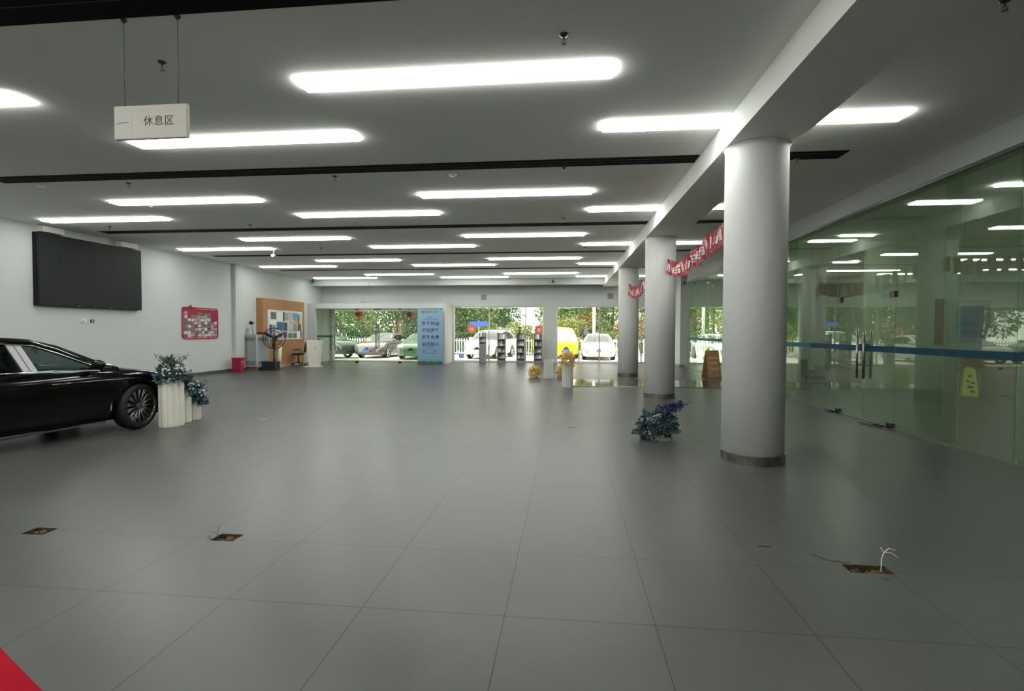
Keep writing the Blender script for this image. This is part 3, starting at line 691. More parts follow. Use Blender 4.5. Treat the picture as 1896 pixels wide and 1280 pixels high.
drybunch((-1.06,17.3,.0),.24,'yellow dried bouquet lying on the floor left of the empty vase',22,1.15)
drybunch((-.12,17.6,.0),.26,'yellow dried bouquet lying on the floor right of the empty vase',23,1.15)
mb = MB(); mb.ball((0,0,.02),.02,8,6); mb.tube([(0,0,.03),(.0,.0,.09),(.03,0,.12)],.004,5)
tag(mb.build('straw_scrap', LEAF1, loc=(.47,15.9,.008)), 'tiny dark scrap on the floor behind the dried flower vase', 'scrap')
# fallen flowers
FL = (1.32,7.55,0)
t = thing('fallen_flower_arrangement', 'dark blue artificial flowers in a low tray on the floor by the columns', 'flowers', FL)
mb = MB(); P = [(-.24,.10),(-.24,.20),(.13,.16),(.13,-.10),(.0,-.12)]
mb.prism(P, lambda x,y:(x,y,.0), lambda x,y:(x,y,.05)); mb.build('tray', mat('tray_grey',(.30,.29,.25),.6), t)
random.seed(31); a = MB()
for (x,y,z,dx,dz) in ((-.20,0,.22,-1,.15),(-.16,0,.32,-.5,1),(.0,0,.36,-.15,1),(.05,0,.34,.1,1),(.16,0,.20,1,.25),(.14,0,.26,1,.5),(.10,-.05,.14,1,.0),(-.25,0,.12,-1,-.1),(.16,0,.12,1,.1)):
    for q in range(3): a.leaf((x,y+random.uniform(-.08,.08),z), (dx+random.uniform(-.2,.2),random.uniform(-.3,.3),dz+random.uniform(-.2,.2)), (0,-1,.3), .15, .08)
for k in range(170):
    d = rdir(.2); a.leaf((-.05+d.x*.18,d.y*.14,.14+d.z*.14), d, rdir(), .09, .05)
a.build('dark_leaves', LEAF1, t)
a = MB()
for k in range(52):
    d = rdir(.1); floret(a, (-.05+d.x*.20,d.y*.17,.19+d.z*.15), .06)
a.build('blue_blossoms', mat('petal_slate',(.055,.09,.12),.7,var=.4,scale=12), t)
a = MB()
for k in range(40):
    q = k/39; floret(a, (-.02+.33*q+random.uniform(-.04,.04)*(1-q*.6),random.uniform(-.05,.05),.34+.18*q+random.uniform(-.05,.05)*(1-q*.5)), .07*(1.1-.55*q), 5)
a.build('purple_spike', PURP, t)
a = MB()
for k in range(8): a.leaf((.30+.015*k,0,.50+.006*k),(1,random.uniform(-1,1),random.uniform(-.4,.6)),(0,0,1),.07,.03)
a.build('spike_tip_leaves', LEAF2, t)
a = MB()
for (x,z) in ((-.15,.30),(-.07,.34),(-.10,.28),(-.02,.36)): floret(a,(x,-.12,z),.035)
a.build('white_blossoms', WHF, t)
a = MB(); a.lathe([(.02,0),(.028,.02),(.028,.09),(.015,.11)],(-.24,-.05,.22),n=12); a.build('bottle_pick', mat('bottle_dusty',(.25,.24,.2),.3), t)
a = MB(); a.cyl((-.24,-.05,.33),(-.24,-.05,.355),.03,n=12); a.build('bottle_cap', BLK, t)

# ------------------------------------------------------------------ garlands
RF = mat('flag_red',(.36,.03,.05),.5,var=.25,scale=10); WF = mat('flag_white',(.80,.68,.64),.6)
def garland(name, P, n, w, h, label, seed):
    random.seed(seed)
    def cv(s): 
        k = s*(len(P)-1); i = min(int(k),len(P)-2); f = k-i; return Vector(P[i]).lerp(Vector(P[i+1]),f)
    t = thing(name, label, 'garland', P[0])
    o0 = Vector(P[0]); mb = MB(); mb.tube([cv(i/30)-o0 for i in range(31)], .004, 5); mb.build('string', INK, t)
    for k in range(n):
        s0 = (k+.15)/n; c = cv(s0)-o0; tw = random.uniform(-.35,.35)
        if n == 18 and k == 7: continue
        mb = MB(); G = []
        for r_ in range(5):
            z = -h*r_/4; row = []
            for q in range(6):
                u = -w/2+w*q/5; wave = .02*math.sin(q*2.1+k)+.02*math.sin(r_*1.2+k*2)
                zz = z - (.03*(1-abs(u)/(w/2)) if r_==4 else 0)
                row.append((c.x+wave-u*(.16+math.sin(tw)), c.y+u*.98, c.z+zz-.01-abs(u)*.1))
            G.append(row)
        for r_ in range(4):
            for q in range(5): mb.poly([G[r_][q],G[r_][q+1],G[r_+1][q+1],G[r_+1][q]], 0)
        f = mb.build('flag', RF, t); sm = f.modifiers.new('s','SOLIDIFY'); sm.thickness = .002
        mb = MB()
        for (a_,b_,c_,d_) in ((-.08,-.05,.30,.8),(-.02,.02,.22,.85),(.05,.08,.35,.78),(-.09,.09,.36,.42),(-.08,.08,.55,.61),(-.03,.09,.72,.78)):
            for sgn in (-1,):
                pt = lambda u,v:(c.x-u*(.16+math.sin(tw))+.02*math.sin((u+w/2)/w*5*2.1+k)+.02*math.sin(v*4*1.2+k*2)-.016, c.y+u*.98, c.z-h*v-.01-abs(u)*.1)
                mb.poly([pt(a_,c_),pt(b_,c_),pt(b_,d_),pt(a_,d_)])
        mb.build('printed_character', WF, f)
garland('bunting_garland', [(2.28,12.19,3.22),(2.29,11.4,3.05),(2.30,10.6,3.01),(2.30,9.8,3.05),(2.30,9.0,3.12),(2.3,8.4,3.16),(2.3,7.7,3.21),(2.28,6.90,3.28)], 18, .27, .30, 'red flag bunting strung from the second column to the near column', 41)
garland('bunting_garland', [(2.10,18.08,3.20),(2.13,17.3,3.05),(2.15,16.5,2.96),(2.16,15.5,3.0),(2.18,14.2,3.12),(2.19,12.94,3.25)], 16, .27, .34, 'faded red flag bunting between the two farther columns', 42)
# notice paper on second column
o = bpy.data.objects
mb = MB(); P = [(.3605*math.cos(a),.3605*math.sin(a)) for a in [4.05+.04*k for k in range(8)]]; Q = [(.3585*math.cos(a),.3585*math.sin(a)) for a in [4.05+.04*k for k in reversed(range(8))]]
mb.prism(P+Q, lambda x,y:(x,y,2.95), lambda x,y:(x,y,3.3)); tag(mb.build('paper_notice', mat('pale_paper',(.80,.81,.82),.7), loc=(2.19,12.56,0)), 'pale paper sheet taped high on the second column', 'paper')

# ------------------------------------------------------------------ floor boxes
for k,(x0,x1,y0,y1) in enumerate(PITS):
    cx, cy = (x0+x1)/2, (y0+y1)/2; hx, hy = (x1-x0)/2, (y1-y0)/2
    t = thing('floor_box', ['open floor box with white cable ends at the lower right','open floor box with yellow rubble, lower left of centre','open floor box nearest the left edge'][k], 'floor box', (cx,cy,0), group='open floor boxes')
    mb = MB()
    mb.poly([(-hx,-hy,-.07),(hx,-hy,-.07),(hx,hy,-.07),(-hx,hy,-.07)])
    for a,b in (((-hx,-hy),(hx,-hy)),((hx,-hy),(hx,hy)),((hx,hy),(-hx,hy)),((-hx,hy),(-hx,-hy))): mb.poly([(*a,-.07),(*b,-.07),(*b,0),(*a,0)])
    mb.build('pit', mat('pit_brown',(.055,.035,.012),.95,var=.5,scale=25), t)
    random.seed(k+50); mb = MB()
    for q in range(16 if k<2 else 8):
        mb.cbox((random.uniform(-hx,hx)*.75,random.uniform(-hy,hy)*.7,-.055+random.uniform(0,.035)),(random.uniform(.015,.05),random.uniform(.015,.03),.02),Matrix.Rotation(random.uniform(0,3),3,'Z')@Matrix.Rotation(random.uniform(0,1),3,'X'))
    mb.build('rubble', DIRT, t)
    if k == 0:
        for pts in ([(.08,.0,-.05),(.10,.03,.06),(.12,.04,.10)],[(.12,.04,.10),(.17,.05,.095),(.20,.03,.075)],[(.12,.04,.10),(.16,.06,.12),(.20,.06,.11)],[(.12,.04,.1),(.10,.05,.13)]):
            mb = MB(); mb.tube(pts,.0028,6); mb.build('cable_end', WHITE, t)
        text('floor_marking','23',.05,INK,t,(.03,-.13,.0012),rot=(0,0,0),extr=.0004)
        mb = MB(); mb.tube([(-.26,.2,.002),(-.2,.11,.002),(-.13,.1,.002),(-.1,.08,.002),(-.06,.09,.002)],.002,4); mb.build('pencil_scribble', INK, t)
    if k == 1:
        for pts in ([(-.08,.03,-.04),(-.11,.02,.03),(-.16,.04,.02)],[(-.08,-.02,-.04),(-.12,-.03,.02),(-.15,0,.005)],[(-.07,.0,-.03),(-.09,.02,.05),(-.08,.04,.07)]):
            mb = MB(); mb.tube(pts,.0025,6); mb.build('cable_end', mat('cable_grey',(.12,.12,.11),.6), t)
for (px,py,w,d,lb) in ((1415,1012,.085,.014,'thin dark slot plate in the floor, right of centre'),(1058,792,.13,.05,'small dark socket plate in the floor before the fallen flowers'),(488,777,.2,.09,'faint floor socket plate, left part of the hall'),(705,714,.22,.12,'faint floor socket plate near the middle of the hall'),(317,790,.12,.05,'small dark floor plate at the foot of the tallest vase')):
    p = at(px,py,2,0); mb = MB(); mb.box(-w/2,w/2,-d/2,d/2,0,.003)
    m_ = mat('plate_dark',(.03,.028,.025),.5) if px in (1415,1058,317) else mat('plate_faint',(.12,.12,.115),.4)
    if px == 317: p = Vector((p.x+.28,p.y+.0,0))
    t = tag(mb.build('floor_plate', m_, loc=p), lb, 'floor plate', 'floor plates')
    mb = MB(); mb.box(-w/2+.01,w/2-.01,-d/2+.004,d/2-.004,.003,.004); mb.build('cover', DGREY if px!=488 and px!=705 else STEEL, t)
# floor springs of glass door with dirt stains
for (px,py,lb) in ((1555,763,'metal floor hinge under the far glass door leaf'),(1650,790,'metal floor hinge with a dark stain under the near glass door leaf')):
    p = at(px,py,2,0); t = thing('floor_spring', lb, 'floor hinge', (XG-.10,p.y,0))
    mb = MB(); mb.box(-.02,.04,-.09,.09,0,.03); mb.cyl((.01,0,.03),(.01,0,.05),.02,n=10); mb.build('hinge_plate', DSTEEL, t)
    random.seed(int(px)); mb = MB(); n = 26; big = 1 if px > 1600 else .45
    P = [((.05+.10*abs(pnoise(Vector((math.cos(2*PI*k/n)*2,math.sin(2*PI*k/n)*2,px))))*2)*big*math.cos(2*PI*k/n)-.08*big, (.38+.1*pnoise(Vector((math.cos(2*PI*k/n)*2,math.sin(2*PI*k/n)*2,px+9))))*big*math.sin(2*PI*k/n)) for k in range(n)]
    mb.prism(P, lambda x,y:(x,y,.0002), lambda x,y:(x,y,.0012)); mb.build('dirt_stain', mat('stain',(.05,.045,.03),.8,var=.4,scale=12), t)
# red cloth table by the camera
t = thing('draped_table', 'table corner under a bright red cloth at the lower left', 'table', (-1.42,.72,0), -.455)
mb = MB(); G = []
def td(s):  # rounded rectangle outline param
    return rrect(1.5,.74,.09,6)
out = td(0)
layers = [(.94,.757,0),(.995,.758,0),(1.008,.75,0),(1.015,.73,0),(1.03,.5,.6),(1.05,.2,1),(1.07,.012,1)]
rings = []
for kk,z,wv in layers:
    R = []
    for i,(x,y) in enumerate(out):
        y -= .37; f = kk+wv*.03*math.sin(i*2.4); R.append(mb.bm.verts.new((x*f,y*f,z)))
    rings.append(R)
mb.skin(rings, cap=False, smooth=True)
fc = mb.bm.faces.new(rings[0][::-1]); mb.build('tablecloth', REDCLOTH, t)
mb = MB(); mb.box(-.70,.70,-.33,.33,.72,.745); mb.build('tabletop', CREAM, t)
for sx in (-.62,.62):
    for sy in (-.27,.27): mb = MB(); mb.box(sx-.02,sx+.02,sy-.02,sy+.02,0,.72); mb.build('leg', GREYM, t)

# ------------------------------------------------------------------ right side objects
t = thing('folding_board', 'orange-tan folding floor board standing near the far glass', 'sign board', (4.98,18.45,0), .3)
TAN = mat('tan_board',(.46,.25,.12),.6,var=.15,scale=5)
for s_ in (-1,1):
    mb = MB(); mb.prism([(s_*.22,0),(s_*.24,0),(.02*s_,.92),(0,.92)], lambda y,z:(-.24,y,z), lambda y,z:(.24,y,z)); mb.build('panel', TAN, t)
mb = MB(); 
for z in (.25,.45,.62): mb.prism([(-.005-.24*(1-z/.92)-.012,z),(-.005-.24*(1-z/.92)-.008,z),(-.24*(1-(z+.08)/.92)-.012,z+.08),(-.24*(1-(z+.08)/.92)-.016,z+.08)], lambda y,zz:(-.17,y,zz), lambda y,zz:(.17,y,zz))
mb.build('lettering', mat('tan_light',(.62,.42,.25),.6), t)
ADDL = mat('added_lamp', (.8,.85,.8), .5, emit=(.95,1,.9), es=32.0)  # strong lamps added to brighten the side room and the near column
for k,(x,y) in enumerate(((10.2,6.0),(7.6,9.6),(10.2,11.2),(7.4,14.2),(7.0,18.5),(9.8,19.5))):
    mb = MB(); mb.box(-.4,.4,-.06,.06,-.03,0)
    tag(mb.build('ceiling_light', ADDL, loc=(x,y,ZC)), 'added ceiling light behind the glass, %s'%['nearest','second row left','second row right','middle of the room','beyond the partition, left','beyond the partition, right'][k], 'ceiling light', 'added lights in the side room')
# objects in the side room
YEL = mat('sign_yellow',(.62,.60,.03),.5)
t = thing('wet_floor_sign', 'yellow wet floor sign standing behind the glass', 'floor sign', (9.75,13.65,0), -.5)
for s_ in (-1,1):
    mb = MB(); mb.prism([(-.16,.02),(.16,.02),(.10,.66),(.06,.72),(-.06,.72),(-.10,.66)], lambda x,z:(x,s_*(.17-.2*z),z), lambda x,z:(x,s_*(.185-.2*z),z)); mb.build('panel', YEL, t)
mb = MB()
for (x,z,w,h) in ((-.03,.48,.07,.05),(-.06,.36,.05,.06),(.02,.33,.08,.04),(-.05,.22,.12,.05),(.0,.12,.1,.05)): mb.prism([(x,z),(x+w,z),(x+w*.8,z+h),(x,z+h)], lambda a,b:(a,-(.19-.2*b),b), lambda a,b:(a,-(.186-.2*b),b))
mb.build('pictogram', BLK, t)
t = thing('reception_counter', 'brown box counter in the side room behind the glass', 'counter', (10.7,14.3,0), -.1)
mb = MB(); mb.box(-.75,1.0,-.3,.3,0,1.0); mb.build('counter_body', mat('dark_brown',(.20,.12,.07),.6,var=.2,scale=4), t, bevel=.01)
mb = MB(); mb.box(-.80,1.05,-.34,.34,1.0,1.05); mb.build('counter_top', mat('brown_top',(.17,.12,.09),.5), t)
t = thing('framed_panel', 'framed dark display panel with a red side strip in the side room', 'display', (10.75,15.18,1.28))
mb = MB(); mb.box(-.55,.55,-.03,.02,0,1.15); mb.build('display_frame', mat('frame_lilac',(.30,.29,.31),.5), t)
mb = MB(); mb.box(-.38,.38,-.036,-.03,.15,1.0); mb.build('display_glass', mat('disp_dark',(.03,.035,.035),.25), t)
mb = MB(); mb.box(-.80,-.56,-.03,.02,-.05,1.2); mb.build('red_strip', mat('brick_red',(.20,.04,.035),.6), t)
t = thing('white_pillar', 'pale square pillar inside the side room', 'pillar', (9.3,21.5,0))
mb = MB(); mb.box(-.3,.3,-.3,.3,0,ZC); mb.build('pillar_shaft', WALL, t)
mb = MB(); mb.box(-.31,.31,-.31,.31,0,.1); mb.build('skirting', DGREY, t)
t = thing('desk', 'low dark desk in the side room behind the glass', 'desk', (7.0,17.2,0))
mb = MB(); mb.box(-.35,.35,-.6,.6,.70,.74); mb.build('tabletop', mat('desk_wood',(.16,.12,.09),.5), t)
for sx in (-.32,.28): mb = MB(); mb.box(sx,sx+.04,-.58,.58,0,.70); mb.build('side_panel', mat('desk_side',(.10,.08,.07),.6), t)

# ------------------------------------------------------------------ emergency signs etc. on far wall
for (x,z,lb) in ((-4.15,3.25,'small grey ventilation grille on the end wall above the racks'),(2.10,3.30,'small grey ventilation grille on the end wall beside the far column')):
    t = thing('wall_vent', lb, 'vent', (x,YW,z))
    mb = MB(); mb.box(-.15,.15,-.03,0,-.14,.14); mb.build('vent_frame', mat('vent_grey',(.33,.33,.33),.6), t)
    mb = MB()
    for j in range(6): mb.box(-.12,.12,-.034,-.03,-.11+.04*j,-.09+.04*j)
    mb.build('slat', DGREY, t)
mb = MB(); mb.tube([(-.25,0,-.10),(-.12,-.03,-.04),(0,-.05,0),(.12,-.03,-.04),(.25,0,-.10)],.012,6); mb.tube([(0,0,0),(0,0,.35)],.006,6)
tag(mb.build('wire_bracket', GREYM, loc=(-10.4,YW-.012,3.05)), 'thin pale hanger on the wall above the glass entrance', 'hanger')

# ------------------------------------------------------------------ cars
RUB = mat('tyre_rubber',(.012,.012,.012),.7); RIM = mat('rim_metal',(.30,.30,.31),.3,.9); RIML = mat('rim_bright',(.5,.5,.5),.3,.8)
CGL = glass_mat('car_glass',(.42,.50,.48),.06); CGLD = glass_mat('car_glass_dark',(.30,.36,.35),.08)
SHAPES = {
 'sedan': dict(body=[(.93,.30,.56,.60),(.88,.22,.66,.74),(.74,.18,.785,.86),(.45,.17,.87,.915),(0,.17,.94,.93),(-.45,.17,.975,.93),(-1.2,.17,.98,.925),(-2.2,.17,.995,.93),(-2.9,.17,1.01,.93),(-3.4,.2,1.03,.91),(-3.8,.26,1.0,.85),(-3.97,.36,.88,.74)],
   out=[(-.28,.985),(-.62,1.13),(-1.0,1.325),(-1.3,1.415),(-1.8,1.455),(-2.3,1.43),(-2.75,1.33),(-3.2,1.16),(-3.5,1.04)],
   dlo=[(-.56,.99),(-.74,1.07),(-1.05,1.22),(-1.32,1.33),(-1.8,1.375),(-2.3,1.35),(-2.68,1.26),(-2.98,1.12),(-3.08,1.02)], yb=.83, tum=.46, wb=-2.87, rw=.355, roof=(3,5)),
 'suv': dict(body=[(.90,.36,.70,.66),(.86,.28,.84,.78),(.72,.24,.95,.88),(.45,.23,1.02,.92),(0,.22,1.07,.93),(-.45,.22,1.09,.93),(-1.2,.22,1.09,.93),(-2.2,.22,1.12,.93),(-2.9,.22,1.14,.93),(-3.3,.26,1.16,.91),(-3.55,.32,1.14,.87),(-3.65,.4,1.0,.82)],
   out=[(-.15,1.09),(-.5,1.28),(-.85,1.48),(-1.2,1.60),(-1.8,1.66),(-2.4,1.65),(-3.0,1.58),(-3.3,1.40),(-3.5,1.17)],
   dlo=[(-.42,1.11),(-.65,1.22),(-.95,1.38),(-1.25,1.50),(-1.8,1.56),(-2.4,1.55),(-2.85,1.48),(-3.08,1.32),(-3.15,1.17)], yb=.86, tum=.36, wb=-2.7, rw=.365, roof=(3,6)),
 'van': dict(body=[(.62,.36,.75,.70),(.60,.28,.92,.80),(.52,.24,1.02,.84),(.35,.23,1.08,.85),(0,.22,1.12,.86),(-.45,.22,1.15,.86),(-1.2,.22,1.15,.86),(-2.2,.22,1.15,.86),(-2.9,.22,1.15,.86),(-3.2,.26,1.15,.86),(-3.35,.32,1.15,.84),(-3.4,.4,1.1,.82)],
   out=[(.42,1.05),(.25,1.30),(.05,1.55),(-.2,1.75),(-1.2,1.85),(-2.2,1.86),(-3.0,1.83),(-3.25,1.6),(-3.33,1.16)],
   dlo=[(.22,1.12),(.1,1.28),(-.05,1.45),(-.25,1.58),(-1.2,1.62),(-2.2,1.62),(-2.9,1.60),(-3.1,1.45),(-3.15,1.2)], yb=.80, tum=.14, wb=-2.4, rw=.31, roof=(3,6))}
def car(name, label, loc, rot, paint, kind='sedan', steer=0, plate=None, group=None, rimm=None, detail=False, pillar=None, grille=None, cglass=None):
    S = SHAPES[kind]; t = thing(name, label, 'car', loc, rot, group); rw = S['rw']; cglass = cglass or CGLD
    # body shell: loft + subdivision, wheel arches cut by boolean
    mb = MB(); rings = []
    for (x,zb,zt,w) in S['body']:
        zm = zb+(zt-zb)*.5
        half = [(0,zb),(.78*w,zb),(.94*w,zb+.04),(.99*w,zb+.16),(w,zm),(.992*w,zm+(zt-zm)*.45),(.965*w,zt-.07),(.90*w,zt-.012),(.70*w,zt+.012),(.35*w,zt+.028),(0,zt+.032)]
        loop = half + [(-y,z) for y,z in half[-2:0:-1]]
        rings.append([mb.bm.verts.new((x,-y,z)) for y,z in loop])
    mb.skin(rings, smooth=True)
    body = mb.build('body', paint, t)
    ss = body.modifiers.new('ss','SUBSURF'); ss.levels = 2; ss.render_levels = 2
    cut = MB()
    for x in (0, S['wb']):
        for s_ in (-1,1):
            cut.cyl((x,s_*.58,rw*.98),(x,s_*1.2,rw*.98),rw*1.10,n=40)
    co = cut.build('cutter', BLK, t)
    bo = body.modifiers.new('b','BOOLEAN'); bo.object = co; bo.operation = 'DIFFERENCE'; bo.solver = 'EXACT'
    dg = bpy.context.evaluated_depsgraph_get(); me = bpy.data.meshes.new_from_object(body.evaluated_get(dg))
    body.modifiers.clear(); body.data = me; me.materials.clear(); me.materials.append(paint)
    for p in me.polygons: p.use_smooth = True
    bpy.data.objects.remove(co)
    yb, tum = S['yb'], S['tum']; out, dlo = S['out'], S['dlo']; zb0 = dlo[0][1]
    def Y(z, s_, e=0): return s_*(yb-(z-zb0)*tum+e)
    # side frames: strip between outer profile and window opening, both sides, joined by roof
    mb = MB(); i0, i1 = S['roof']
    for s_ in (-1,1):
        oo = [mb.bm.verts.new((x,Y(z,s_,-.02 if 0<k<len(out)-1 else 0),z)) for k,(x,z) in enumerate(out)]; ii = [mb.bm.verts.new((x,Y(z,s_,.012),z)) for x,z in dlo]
        for k in range(len(out)-1):
            f = mb.bm.faces.new((oo[k],oo[k+1],ii[k+1],ii[k])); f.smooth = True
        mb.bm.faces.new((ii[0], mb.bm.verts.new((dlo[0][0]+.02,Y(zb0-.05,s_,.012),zb0-.06)), mb.bm.verts.new((out[0][0],Y(out[0][1]-.05,s_),out[0][1]-.06)), oo[0]))
    for k in range(i0, i1+1):
        a, b = out[k], out[k+1] if k<i1 else None
    R = []
    for k in range(i0, i1+1):
        x,z = out[k]; w = abs(Y(z,1,-.02)); R.append([mb.bm.verts.new((x,w*q,z+.02*(1-q*q))) for q in (1,.75,.4,0,-.4,-.75,-1)])
    for a,b in zip(R[:-1],R[1:]):
        for q in range(6): f = mb.bm.faces.new((a[q],a[q+1],b[q+1],b[q])); f.smooth = True
    o_ = mb.build('roof', paint, t); sm = o_.modifiers.new('s','SOLIDIFY'); sm.thickness = .022; sm.offset = -1
    # windscreen and rear glass
    for nm, ks in (('windscreen', range(0,i0+1)), ('rear_window', range(i1,len(out)))):
        mb = MB(); R = []
        for k in ks:
            x,z = out[k]; w = abs(Y(z,1,-.04)); bulge = .10 if nm=='windscreen' else -.08
            R.append([mb.bm.verts.new((x+bulge*(1-q*q)*(1-(.0 if k in (0,) else .3)),w*q,z-.006)) for q in (1,.6,.2,-.2,-.6,-1)])
        for a,b in zip(R[:-1],R[1:]):
            for q in range(5): f = mb.bm.faces.new((a[q],a[q+1],b[q+1],b[q])); f.smooth = True
        mb.build(nm, cglass, t)
    # side glass: split at pillar
    xm = (-1.40 if detail else -1.63) if kind=='sedan' else (-1.7 if kind=='suv' else -1.2)
    def ztop(x):
        for (xa,za),(xb_,zb_) in zip(dlo[:-1],dlo[1:]):
            if xb_ <= x <= xa: return za+(zb_-za)*(x-xa)/(xb_-xa)
        return dlo[-1][1]
    def zlow(x): return dlo[0][1]+(dlo[-1][1]-dlo[0][1])*(x-dlo[0][0])/(dlo[-1][0]-dlo[0][0])
    for s_ in (-1,1):
        lean = .10
        for nm,x0,x1 in (('front_side_window',dlo[0][0]-.02,xm+.06),('rear_side_window',xm-.10,dlo[-1][0]+.03)):
            mb = MB(); P = []
            n = 10; top = []; bot = []
            for k in range(n+1):
                x = x0+(x1-x0)*k/n; zt = ztop(x)+.006; zl = zlow(x)-.005
                l = lean*((x-x0)/(x1-x0)) if nm[0]=='f' else lean*(1-(x-x0)/(x1-x0))
                xt = x-l*0
                top.append(mb.bm.verts.new((x-l*.9 if ztop(x-l*.9)>0 else x,Y(zt,s_,-.012),ztop(x-l*.9)+.006))); bot.append(mb.bm.verts.new((x,Y(zl,s_,-.012),zl)))
            for k in range(n): mb.bm.faces.new((bot[k],bot[k+1],top[k+1],top[k]))
            mb.build(nm, cglass, t)
        # centre pillar, two strips following the lean
        for dx in ((0,.085) if detail else (0,)):
            mb = MB(); xa = xm-.02-dx+.0; w = .072 if detail else .13
            zt = ztop(xa-lean)
            mb.prism([(xa,zlow(xa)-.01),(xa+w,zlow(xa)-.01),(xa+w-lean,zt),(xa-lean,zt)], lambda x,z:(x,Y(z,s_,-.01),z), lambda x,z:(x,Y(z,s_,.014),z))
            mb.build('centre_pillar', pillar or BLK, t)
        # chrome strip round the windows
        mb = MB(); L_ = [(x,Y(z,s_,.02),z) for x,z in dlo]
        mb.tube(L_, .009, 6); mb.tube([(dlo[0][0],Y(zlow(dlo[0][0]),s_,.022),zlow(dlo[0][0])-.012),(dlo[-1][0],Y(zlow(dlo[-1][0]),s_,.022),dlo[-1][1]-.012)],.009,6)
        mb.build('window_trim', CHROME, t)
        # mirror
        mb = MB(); mx = dlo[0][0]-.12; mz = dlo[0][1]+.06
        mb.ball((mx,s_*(yb+.15),mz),.1,14,10,sq=(.65,1.15,.72)); mb.tube([(mx,s_*(yb-.02),mz-.06),(mx,s_*(yb+.1),mz-.03)],.022,8); mb.build('wing_mirror', paint, t)
        # handles
        for hx_ in (xm+.16,xm-1.0) if detail else ():
            mb = MB(); mb.tube([(hx_,s_*.935,.80),(hx_+.02,s_*.955,.805),(hx_+.18,s_*.955,.805),(hx_+.2,s_*.935,.80)],.012,6); mb.build('door_handle', paint, t)
        # lamps
        B = S['body']
        def bw(x):
            for a,b in zip(B[:-1],B[1:]):
                if b[0] <= x <= a[0]:
                    f = (x-a[0])/(b[0]-a[0]); return a[3]+(b[3]-a[3])*f, a[2]+(b[2]-a[2])*f
            return B[0][3],B[0][2]
        mb = MB(); pts = []
        x9 = B[0][0]
        for x in (x9-.52,x9-.36,x9-.24,x9-.12,x9-.04,x9+.0):
            w,zt = bw(x); pts.append((x,w*.985+.0,zt))
        a_ = [mb.bm.verts.new((x,s_*(w+.004),zt-.135-.014*k)) for k,(x,w,zt) in enumerate(pts)]; b_ = [mb.bm.verts.new((x+.012,s_*(w-.012),zt-.045-.004*k)) for k,(x,w,zt) in enumerate(pts)]
        for k in range(5): mb.bm.faces.new((a_[k],a_[k+1],b_[k+1],b_[k]))
        o_ = mb.build('headlight', mat('lamp_glass',(.38,.40,.42),.12), t); sm = o_.modifiers.new('s','SOLIDIFY'); sm.thickness = .02; sm.offset = 0
    # grille, bumper intake, plate
    x9,zb9,zt9,w9 = S['body'][0]
    mb = MB(); G = []
    for q in range(9):
        y = -.42+.105*q; x = x9+.006+.0*y; G.append((x-.10*(y/.5)**2,y))
    a_ = [mb.bm.verts.new((x-.035,y,zt9+.075)) for x,y in G]; b_ = [mb.bm.verts.new((x+.03,y*.74,zb9+.06)) for x,y in G]
    for k in range(8): mb.bm.faces.new((a_[k],a_[k+1],b_[k+1],b_[k]))
    o_ = mb.build('grille', grille or mat('grille_dark',(.03,.03,.035),.4), t); sm = o_.modifiers.new('s','SOLIDIFY'); sm.thickness = .02; sm.offset = 0
    if plate:
        mb = MB(); mb.box(x9+.045,x9+.06,-.22,.22,zb9+.05,zb9+.19); mb.build('number_plate', plate, t)
    # floor pan / interior
    mb = MB(); mb.box(dlo[-1][0]+.1,dlo[0][0]-.25,-.70,.70,dlo[0][1]-.25,dlo[0][1]-.01); mb.build('dashboard', BLK, t)
    for sx in (-1.45,-2.35):
        for sy in (-.38,.38):
            mb = MB(); z0 = dlo[0][1]-.05
            mb.cbox((sx,sy,z0+.12),(.14,.44,.30),Matrix.Rotation(-.2,3,'Y')); mb.cbox((sx-.05,sy,z0+.33),(.10,.24,.14),Matrix.Rotation(-.15,3,'Y')); mb.build('seat', DGREY, t, bevel=.03)
    if detail:
        mb = MB(); c = Vector((-.95,.38,1.0)); u = Vector((.3,0,.95)).normalized(); w = Vector((0,1,0))
        mb.tube([c+u*(.18*math.cos(a))+w*(.18*math.sin(a)) for a in [2*PI*k/24 for k in range(24)]],.014,6,closed=True); mb.build('steering_wheel', BLK, t)
        # sculpted side line and sill trim, fender badge
        for s_ in (-1,):
            mb = MB(); mb.tube([(-.02,s_*.945,.80),(-.4,s_*.940,.812),(-.9,s_*.934,.815),(-1.25,s_*.930,.812)],.006,5); mb.build('side_crease_trim', mat('dark_chrome',(.25,.25,.26),.15,1), t)
            mb = MB(); mb.prism([(-.50,.36),(-.475,.36),(-.462,.45),(-.485,.45)], lambda x,z:(x,s_*.932,z), lambda x,z:(x,s_*.940,z)); mb.build('fender_badge', CHROME, t)
            mb = MB(); mb.prism([(-.55,.19),(-2.35,.17),(-2.35,.195),(-.55,.215)], lambda x,z:(x,s_*.915,z), lambda x,z:(x,s_*.925,z)); mb.build('sill_trim', mat('dark_chrome',(.25,.25,.26),.15,1), t)
